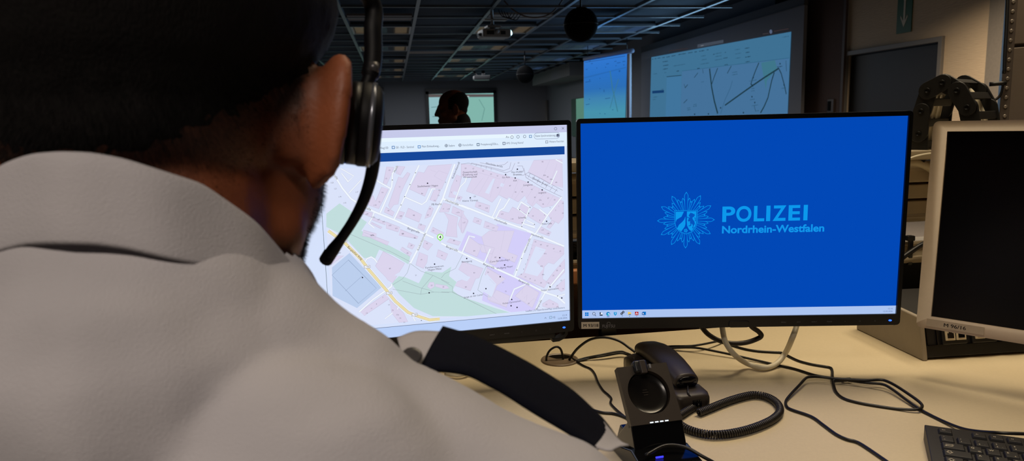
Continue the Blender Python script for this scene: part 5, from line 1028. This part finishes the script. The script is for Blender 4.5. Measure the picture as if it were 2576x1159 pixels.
# ================================================================ people
def skin_material():
    # skin with the grey-black of shaved hair mixed in where the mesh carries stubble
    m = mat('skin', (140, 76, 45), .55, var=.10, vs=70, bump=.15, bs=420, sss=.05); nt = m.node_tree; b = nt.nodes['Principled BSDF']
    a = nt.nodes.new('ShaderNodeAttribute'); a.attribute_name = 'stubble'; mx = nt.nodes.new('ShaderNodeMix'); mx.data_type = 'RGBA'
    src = b.inputs['Base Color'].links[0].from_socket; nt.links.new(src, mx.inputs[6]); mx.inputs[7].default_value = lin((20, 14, 13))+(1,)
    nt.links.new(a.outputs['Fac'], mx.inputs[0]); nt.links.new(mx.outputs[2], b.inputs['Base Color']); return m
m_skin = skin_material()
m_hair = mat('hair_black', (15, 12, 12), .8, spec=.2, var=.3, vs=500, bump=.4, bs=900, aniso=(1, 1, .25))
def shirt_material():
    m = mat('shirt_fabric', (180, 176, 180), .85, var=.05, vs=16, bump=.3, bs=900, aniso=(1, 1, 1.6))
    m.node_tree.nodes['Principled BSDF'].inputs['Sheen Weight'].default_value = .15; return m
m_shirt = shirt_material()
m_navy = mat('navy_cloth', (10, 12, 24), .9, spec=.15, var=.1, vs=300, bump=.2, bs=1500)
m_dark_cloth = mat('dark_trousers', (22, 24, 34), .85, var=.1, vs=200, bump=.2, bs=900)
def both(*els):
    out = []
    for e in els:
        out.append(e); fl = lambda p: (-p[0], p[1], p[2])
        out.append((e[0], fl(e[1]), e[2] if e[0] == 'e' else fl(e[2]))+tuple(e[3:]))
    return out
HEAD = [('e', (0, -.006, .045), (.0815, .094, .078)), ('e', (0, -.024, .002), (.066, .064, .055)), ('e', (0, .035, -.02), (.066, .060, .088)), ('e', (0, .038, -.072), (.056, .050, .042)), ('e', (0, .078, -.098), (.026, .022, .022)),
        ('c', (0, .092, .016), (0, .110, -.026), .009, .0125), ('c', (-.036, .082, .024), (.036, .082, .024), .014, .014), ('e', (0, .090, -.060), (.024, .012, .006)), ('e', (0, .089, -.070), (.021, .012, .007)),
        ('c', (0, -.012, -.03), (0, -.022, -.08), .057, .057), ('e', (0, .018, -.035), (.0755, .055, .062))] + both(('c', (.052, .0, -.058), (.022, .072, -.098), .019, .018), ('e', (.044, .062, -.022), (.022, .026, .022)), ('e', (.032, .080, .004), (.0125, .0125, .0115)), ('e', (.010, .104, -.030), (.008, .009, .007)))
def ear_els(s):
    """back plate, rim and lobe of one ear, flaring away from the head towards the rear and the top"""
    E_ = Matrix.Translation((s*.0895, -.010, -.002)) @ Matrix.Rotation(R(30*s), 4, 'Z') @ Matrix.Rotation(R(11*s), 4, 'Y'); r3 = E_.to_3x3(); out = []
    P = [E_ @ Vector((s*.002, .0165*math.cos(R(a)), .0300*math.sin(R(a)))) for a in range(-75, 256, 22)]
    for p, q in zip(P, P[1:]): out.append(('c', p, q, .0046, .0046))
    out += [('e', E_ @ Vector((-s*.015, .006, -.002)), (.012, .013, .026), r3), ('e', E_ @ Vector((-s*.001, 0, .002)), (.0075, .0165, .0305), r3), ('e', E_ @ Vector((-s*.006, .004, -.004)), (.0085, .012, .025), r3), ('e', E_ @ Vector((-s*.001, .005, -.0285)), (.0062, .0085, .0095), r3)]
    return out
def xf(els, M, s=1.0, g=0.0):
    out = []
    for e in els:
        if e[0] == 'e':
            rot = M.to_3x3().normalized(); 
            if len(e) > 3: rot = rot @ e[3]
            out.append(('e', M @ (Vector(e[1])*s), tuple(r*s+g for r in e[2]), rot))
        else: out.append(('c', M @ (Vector(e[1])*s), M @ (Vector(e[2])*s), e[3]*s+g, e[4]*s+g))
    return out
TORSO = [('e', (0, -.015, .925), (.178, .112, .165)), ('e', (0, .035, .90), (.160, .105, .17)), ('e', (0, .0, .72), (.152, .118, .2))] + both(
    ('c', (0, -.022, 1.085), (.098, -.025, 1.039), .050, .037), ('c', (.098, -.028, 1.029), (.205, -.038, .981), .040, .039), ('e', (.09, -.062, .955), (.088, .058, .115)), ('e', (.205, -.035, .951), (.050, .054, .066)))
ARM = both(('c', (.213, -.03, .950), (.250, .03, .765), .046, .041), ('c', (.250, .03, .765), (.165, .26, .787), .040, .029))
HAND = both(('e', (.15, .325, .765), (.038, .046, .014)), ('c', (.163, .262, .785), (.152, .31, .768), .026, .022))
for i in range(4):
    x = .124+.018*i; l = (.030, .036, .038, .028)[3-i] if False else (.036, .040, .037, .028)[i]
    HAND += both(('c', (x, .365, .766), (x-.001, .365+l, .767), .0085, .008), ('c', (x-.001, .365+l, .767), (x-.002, .365+l*1.7, .758), .008, .007), ('c', (x-.002, .365+l*1.7, .758), (x-.002, .365+l*2.1, .753), .007, .006))
HAND += both(('c', (.118, .30, .768), (.098, .335, .765), .011, .0095), ('c', (.098, .335, .765), (.092, .365, .758), .0095, .0075))
HIPS = [('e', (0, -.01, .56), (.165, .13, .13))]
LEG = both(('c', (.085, .02, .535), (.12, .45, .56), .078, .060), ('c', (.12, .45, .56), (.125, .43, .10), .055, .042))
FOOT = both(('c', (.125, .42, .05), (.14, .60, .04), .046, .036))
NECK = [('c', (0, .002, 1.135), (0, -.004, 1.06), .063, .068)]
def person(label, MB_, scale, head_yaw, head_off, shirt_m, trouser_m, fine):
    root = thing('person', label, 'person', None)
    Mh = MB_ @ Matrix.Translation(Vector(head_off)*scale) @ Matrix.Rotation(head_yaw, 4, 'Z') @ Matrix.Rotation(R(-2), 4, 'X')
    els = xf(HEAD+ear_els(1)+ear_els(-1), Mh, scale*1.07)+xf(NECK+TORSO+ARM+HAND+HIPS+LEG+FOOT, MB_, scale, -.004)
    body = blend('body', els, fine, m_skin, root, 3)
    return root, Mh, body
MF = Matrix.Translation((-.128, .400, 0)) @ Matrix.Rotation(R(-10), 4, 'Z')
HO = tuple(MF.inverted() @ cp(420, 298, .405))
man, MhF, bodyF = person('man seen from behind in a pale grey shirt, wearing a headset, facing the map monitor', MF, 1.0, R(-1), HO, m_shirt, m_dark_cloth, .0042)
def fold(co, n):
    q = Vector((co.x*9, co.y*9, co.z*15)); w = noise.noise(q)*.0060+noise.noise(q*2.3)*.0034+noise.noise(Vector((co.x*22, co.y*22, co.z*50)))*.0008
    # soft drag lines running down from the collar over the shoulder blades
    r = math.hypot(co.x-MF.translation.x, (co.z-1.13)*1.2); w += .0022*math.sin(r*85+3*noise.noise(q*.5))*math.exp(-((r-.09)/.05)**2)
    return w
MFi = MF.inverted()
def shirt_keep(c):
    q = MFi @ c
    return c.z > .60 and not ((q.x/.0715)**2+(q.y/.0655)**2 < 1 and q.z > 1.05)
shirt = blend('shirt', xf(TORSO+ARM+[('e', (0, -.040, 1.099), (.066, .038, .046)), ('c', (0, -.010, 1.07), (0, -.016, 1.05), .075, .088)], MF, 1.0, .007), .005, m_shirt, man, 6, fold, shirt_keep)
trs = blend('trousers', xf(HIPS+LEG, MF, 1.0, .005), .007, m_dark_cloth, man, 3)
blend('shoe', xf(FOOT[:1], MF, 1.0, .003), .006, m_black, man, 3); blend('shoe', xf(FOOT[1:], MF, 1.0, .003), .006, m_black, man, 3)
# collar: a standing band folded over, lower towards the throat
def collar():
    prof = [(-.0005, -.048), (-.0015, -.02), (-.0015, -.003), (.001, .0), (.0035, -.0015), (.0062, -.012), (.0092, -.026), (.0122, -.0385), (.0115, -.040), (.007, -.033), (.004, -.024), (.002, -.040)]
    zt = [(0, 1.1735), (10, 1.1728), (20, 1.1695), (43, 1.157), (63, 1.136), (74, 1.121), (86, 1.104), (120, 1.080), (180, 1.062)]
    rings = []
    for k in range(0, 91):
        th = -176+352*k/90; a = abs(th)
        for (a0, z0), (a1, z1) in zip(zt, zt[1:]):
            if a0 <= a <= a1: f_ = (a-a0)/(a1-a0); z = z0+(z1-z0)*f_
        t_ = R(th); ring = []
        wob = .0012*math.sin(th*.09)+.0008*math.sin(th*.23+1)
        for (o, dz) in prof:
            rx, ry = .0745+o+wob*(o > .002), .0685+o+wob*(o > .002)
            ring.append(tuple(MF @ Vector((math.sin(t_)*rx, -math.cos(t_)*ry, z+dz*(1 if a < 90 else 1.1)))))
        rings.append(ring)
    return MB().loft(rings, True)
c = collar().build('collar', m_shirt, shirt, True); sm = c.modifiers.new('s', 'SUBSURF'); sm.levels = sm.render_levels = 1
# shoulder strap with the navy slide
near = [(1057, 920.6), (1129, 924), (1181, 934), (1227, 956.5), (1269, 979), (1325, 1015), (1367, 1041), (1423, 1074), (1462, 1100), (1500, 1124)]
far = [(1114, 819), (1155, 831), (1205, 848), (1262, 874), (1325, 907), (1385, 943), (1440, 979), (1488, 1022), (1522, 1056), (1553, 1098)]
def ribbon(nr, fa, d0, d1, th, puff, under=0):
    rings = []
    A1 = smooth_path([Vector((p[0], p[1], 0)) for p in nr], 4); A2 = smooth_path([Vector((p[0], p[1], 0)) for p in fa], 4)
    for i, (p, q) in enumerate(zip(A1, A2)):
        e = i/(len(A1)-1); a = cp(p.x, p.y, d0+.012*e); b = cp(q.x, q.y, d1+.012*e); upv = Vector((.15, 0, 1)).normalized(); r = []
        for k in range(9): f_ = k/8; r.append(a.lerp(b, f_)+upv*(puff*math.sin(math.pi*f_)-under))
        for k in range(8, -1, -1): f_ = k/8; r.append(a.lerp(b, f_)+upv*(puff*math.sin(math.pi*f_)-th-under)+(b-a)*(0 if 0 < k < 8 else (.01 if k == 8 else -.01)))
        rings.append(r)
    return MB().loft(rings)
ribbon(near, far, .374, .400, .0028, .0012).build('rank_slide', m_navy, shirt, True)['label'] = 'navy blue slide on the shoulder strap'
nr2 = [(1012, 886), (1030, 903), (1052, 908)]+near[1:-1]+[(1515, 1120), (1540, 1124)]
fa2 = [(1000, 842), (1045, 826), (1100, 826)]+far[1:-1]+[(1560, 1100), (1584, 1112)]
ribbon(nr2, fa2, .3755, .3985, .0012, .001, .0014).build('shoulder_strap', m_shirt, shirt, True)
bq = cp(1036, 897, .373)
MB().lathe([(.001, 0), (.005, 0), (.0056, .0008), (.005, .0018), (.003, .0013), (.001, .0013)], 16, Matrix.Translation(bq) @ Matrix.Rotation(R(35), 4, 'X')).build('strap_button', mat('button_grey', (60, 58, 60), .3), shirt, True)
# hair: a cap cut from the head, plus single short hairs along its fading edge and the beard
def edge_amount(p):
    """1 inside the haired area of the head, falling to 0 over the faded edge (head coordinates)"""
    az = abs(math.degrees(math.atan2(p.x, -p.y)))       # 0 at the back of the head
    lim = -.022+.030*min(1, max(0, (az-20)/50)) if az < 70 else .008+.03*min(1, (az-70)/30) if az < 100 else .038+.045*min(1, (az-100)/50)
    return (p.z-lim)/.032
def from_faces(body, Mh, sel, off, name, m, parent, s=1.0):
    Mi_ = Mh.inverted(); me = body.data; idx = {}; mb = MB()
    co = [Mi_ @ v.co for v in me.vertices]; nr = [v.normal.copy() for v in me.vertices]; ok = [sel(c/s) for c in co]
    for p in me.polygons:
        if all(ok[i] for i in p.vertices):
            f_ = []
            for i in p.vertices:
                if i not in idx:
                    idx[i] = len(mb.v); mb.v.append(tuple(me.vertices[i].co+nr[i]*off(co[i]/s)))
                f_.append(idx[i])
            mb.f.append(tuple(f_)); mb.c.append(None)
    return mb.build(name, m, parent, True)
def hair_off(p): return -.0006+max(-.3, min(1, edge_amount(p)))*.0034+.0008*noise.noise(p*220)+.0115*max(0, min(1, (p.z-.018)/.035))
hair = from_faces(bodyF, MhF, lambda p: p.z > -.06 and edge_amount(p) > -.25 and (abs(p.x) < .0825 or p.z > .040), hair_off, 'hair', m_hair, man, 1.07)
def strands(body, Mh, dens, length, down, name, n, parent, s=1.0, seed=3):
    rr = random.Random(seed); Mi_ = Mh.inverted(); me = body.data; cand = []
    R3 = Mi_.to_3x3()
    for p in me.polygons:
        c = (Mi_ @ p.center)/s
        if c.z < -.13 or c.length > .16: continue
        w = dens(c)
        if w > 0: cand.append((p.index, w*p.area))
    mb = MB()
    for pi in rr.choices([c[0] for c in cand], [c[1] for c in cand], k=n):
        p = me.polygons[pi]; vs = [me.vertices[i].co for i in p.vertices]; u, v = rr.random(), rr.random()
        q = vs[0].lerp(vs[1], u).lerp(vs[-1].lerp(vs[2] if len(vs) > 3 else vs[1], u), v); nn = p.normal
        c = (Mi_ @ q)/s; l = length(c)*(.6+.8*rr.random())
        d_ = (nn+down+Vector((rr.uniform(-.35, .35), rr.uniform(-.35, .35), rr.uniform(-.25, .25)))).normalized(); w_ = .00010
        e1 = d_.cross(Vector((.3, .5, .8))).normalized()*w_; e2 = d_.cross(e1).normalized()*w_
        q0 = q-nn*.0005; tip = q+d_*l; o = len(mb.v); mb.v += [tuple(q0+e1), tuple(q0-e1*.5+e2*.87), tuple(q0-e1*.5-e2*.87), tuple(tip)]
        mb.f += [(o, o+1, o+3), (o+1, o+2, o+3), (o+2, o, o+3)]; mb.c += [None]*3
    h = mb.build(name, m_hair, parent); h['kind'] = 'stuff'; return h
ST = lambda c: (lambda a: (max(0, min(1, a+1.3))**2 if a < 1.0 and c.z > -.075 else .35) if (abs(c.x) < .081 or c.z > .045) and c.z > -.08 and a > -1.3 else 0)(edge_amount(c))
strands(bodyF, MhF, ST, lambda c: .0016+.0060*max(0, min(1, edge_amount(c)+.2)), Vector((0, 0, -1.1)), 'hair_strands', 45000, hair, 1.07)
at = bodyF.data.attributes.new('stubble', 'FLOAT', 'POINT'); MhI = MhF.inverted()
def stub(c):
    if c.z < -.13 or c.length > .16: return 0
    a = max(0, min(1, (edge_amount(c)+1.5)/1.4))*.9 if c.z > -.08 and abs(c.x) < .0795 else 0
    e = .75*max(0, min(1, (c.y-.010)/.012))*max(0, min(1, (-.022-c.z)/.015)) if c.z > -.125 else 0
    return max(a*a, e)
for v in bodyF.data.vertices: at.data[v.index].value = stub((MhI @ v.co)/1.07)
beard_d = lambda c: 1.0 if (c.z < -.035 and c.y > .012 and not (c.z > -.055 and c.y > .085)) else (.5 if c.z < -.02 and c.y > .02 and abs(c.x) > .045 else 0)
strands(bodyF, MhF, beard_d, lambda c: .0032, Vector((0, .2, -.5)), 'beard', 26000, man, 1.07, 5)
# ---- headset
Hx = (MhF.to_3x3() @ Vector((1, 0, 0))).normalized(); Hy = (MhF.to_3x3() @ Vector((0, 1, 0))).normalized()
ax = Vector((1, .03, -.15)).normalized()
def axis_frame(c, z):
    x = z.cross(Vector((0, 0, 1))).normalized(); y = z.cross(x); M = Matrix((x, y, z)).transposed().to_4x4(); M.translation = c; return M
m_hset = mat('headset_plastic', (13, 13, 17), .55, spec=.25, var=.05)
hs = thing('headset', 'black headset with a bent microphone boom, worn by the man in front', 'headset', None)
cc = cp(914, 313, 0.4200)
def cup(c, z, sgn):
    Mc_ = axis_frame(c, z)
    cp_ = MB().lathe([(.001, .0112), (.012, .0110), (.020, .0100), (.0232, .0073), (.0246, .003), (.0248, -.001), (.0242, -.0025), (.001, -.0025)], 40, Mc_).build('ear_cup', m_hset, hs, True)
    MB().lathe([(.0246, .0060), (.0252, .0045), (.0248, .003)], 40, Mc_).build('cup_trim', mat('trim_steel', (120, 124, 134), .25, .6), cp_, True)
    MB().lathe([(.001, -.002), (.0242, -.002), (.0242, -.008), (.001, -.008)], 36, Mc_).build('cup_joint', m_black, cp_, True)
    MB().lathe([(.001, -.0075), (.0225, -.0075), (.0248, -.0095), (.0248, -.0115), (.022, -.0135), (.012, -.0125), (.001, -.012)], 40, Mc_).build('cushion', mat('cushion_leather', (16, 15, 17), .5, bump=.2, bs=700), cp_, True)
    return Mc_
Mcup = cup(cc, ax, 1)
axl = (-Hx*.985+Vector((0, 0, -.17))).normalized(); cl_ = MhF @ Vector((-.100, .006, -.004)); cup(cl_, axl, -1)
arc = [cp(912, 232, 0.4330), cp(928, 200, 0.4350), cp(938, 150, 0.4390), cp(938, 80, 0.4410), cp(932, 0, 0.4410)]+[MhF @ Vector(p) for p in ((.094, .012, .092), (.078, .012, .122), (.045, .012, .142), (0, .012, .149), (-.045, .012, .142), (-.078, .012, .122), (-.096, .012, .085), (-.102, .01, .04), (-.100, .008, .015))]
MB().tube(smooth_path(arc, 8), [.0042]*10+[.0056]*(8*13-10+1), 12).build('headband', m_hset, hs, True)
MB().tube([cp(939, 182, 0.4340), cp(940, 160, 0.4350)], .0036, 10).build('slider_stop', mat('slider_steel', (92, 90, 92), .3, .4), hs, True)
MB().lathe([(.0005, 0), (.0022, 0), (.0018, .0012), (.0005, .0016)], 12, axis_frame(cp(917, 223, 0.4235), -CF)).build('pivot_screw', mat('screw_bright', (190, 190, 180), .2, .8), hs, True)
bm_ = smooth_path([cp(938, 372, 0.4360), cp(940, 400, 0.4390), cp(932, 450, 0.4470), cp(914, 505, 0.4550), cp(888, 555, 0.4640), cp(858, 600, 0.4730), cp(835, 632, 0.4800), cp(826, 645, 0.4830)], 6)
rb = [.0044-.0010*min(1, i/25) if i < 30 else .0034+.0010*min(1, (i-30)/5) for i in range(len(bm_))]
MB().tube(bm_, rb, 12).build('microphone_boom', m_hset, hs, True)
MB().tube([cp(830, 638, 0.4815), cp(819, 655, 0.4855)], .0046, 12).build('microphone_tip', mat('foam', (16, 16, 20), .9, bump=.3, bs=900), hs, True)
# ---- the man at the back, in profile
hp_ = cp(1140, 276, 5.2); sc_ = hp_.z/1.187
MG = Matrix.Translation((hp_.x, hp_.y, 0)) @ Matrix.Rotation(R(88), 4, 'Z') @ Matrix.Translation((0, -.022*sc_, 0))
root, MhG, bodyG = person('man in profile facing left, standing out dark against the bright rear screen', MG, sc_, R(2), (0, .022, 1.187), None, None, .0075)
blend('jacket', xf(TORSO+ARM+[('c', (0, -.020, 1.10), (0, -.02, 1.06), .066, .068)], MG, sc_, .012), .011, m_dark_cloth, root, 3, None, lambda c: c.z > .6)
blend('trousers', xf(HIPS+LEG, MG, sc_, .006), .011, m_dark_cloth, root, 3)
blend('shoe', xf(FOOT[:1], MG, sc_, .004), .009, m_black, root, 3); blend('shoe', xf(FOOT[1:], MG, sc_, .004), .009, m_black, root, 3)
from_faces(bodyG, MhG, lambda p: p.z > -.045 and p.y < .035 and p.z < .105-.6*max(0, p.y+.03) and p.z > .0-.5*max(0, -p.y-.02) and abs(p.x) < .0835, lambda p: .004+.002*noise.noise(p*120), 'hair', m_hair, root, sc_*1.07)
# ================================================================ lights of the room, with an added rear fill
def lamp(name, loc, rot, sx, sy, power, c, spread=R(180)):
    l = bpy.data.lights.new(name, 'AREA'); l.shape = 'RECTANGLE'; l.size = sx; l.size_y = sy; l.energy = power; l.color = c; l.spread = spread
    o = bpy.data.objects.new(name, l); COL.objects.link(o); o.location = loc; o.rotation_euler = rot; return o
WARM = (1.0, .82, .56)
lamp('ceiling_lamp_desk', (.9, 1.22, 2.72), (0, 0, 0), 1.2, .5, 9.5, WARM, R(100))
lamp('ceiling_lamp_side', (1.9, 1.9, 2.72), (0, 0, 0), .4, 1.2, 12, WARM, R(120))
lamp('ceiling_lamp_door', (4.4, 5.3, 2.72), (0, 0, 0), .3, 1.2, 105, (1.0, .80, .56), R(150))
lamp('ceiling_lamp_behind', (-.6, -1.1, 2.72), (0, 0, 0), 1.2, .3, 37, (1.0, .87, .74), R(118))
lamp('added_fill_rear', (1.0, 18, 2.70), (0, 0, 0), 4.0, 14.0, 330, (.92, .95, 1.0))  # unseen fill light added to lift the rear walls and ceiling
# light thrown by the beamers' pictures into the dark half of the room
lamp('map_wall_glow', (PANEL_X-.1, 12.4, 1.9), (0, R(90), 0), 1.1, 5.0, 45, (.4, .7, 1.0))
lamp('roll_screen_glow', (4.1, 14.1, 1.9), (R(-90), 0, R(-20)), 1.0, 1.2, 4, (.2, .5, 1.0))
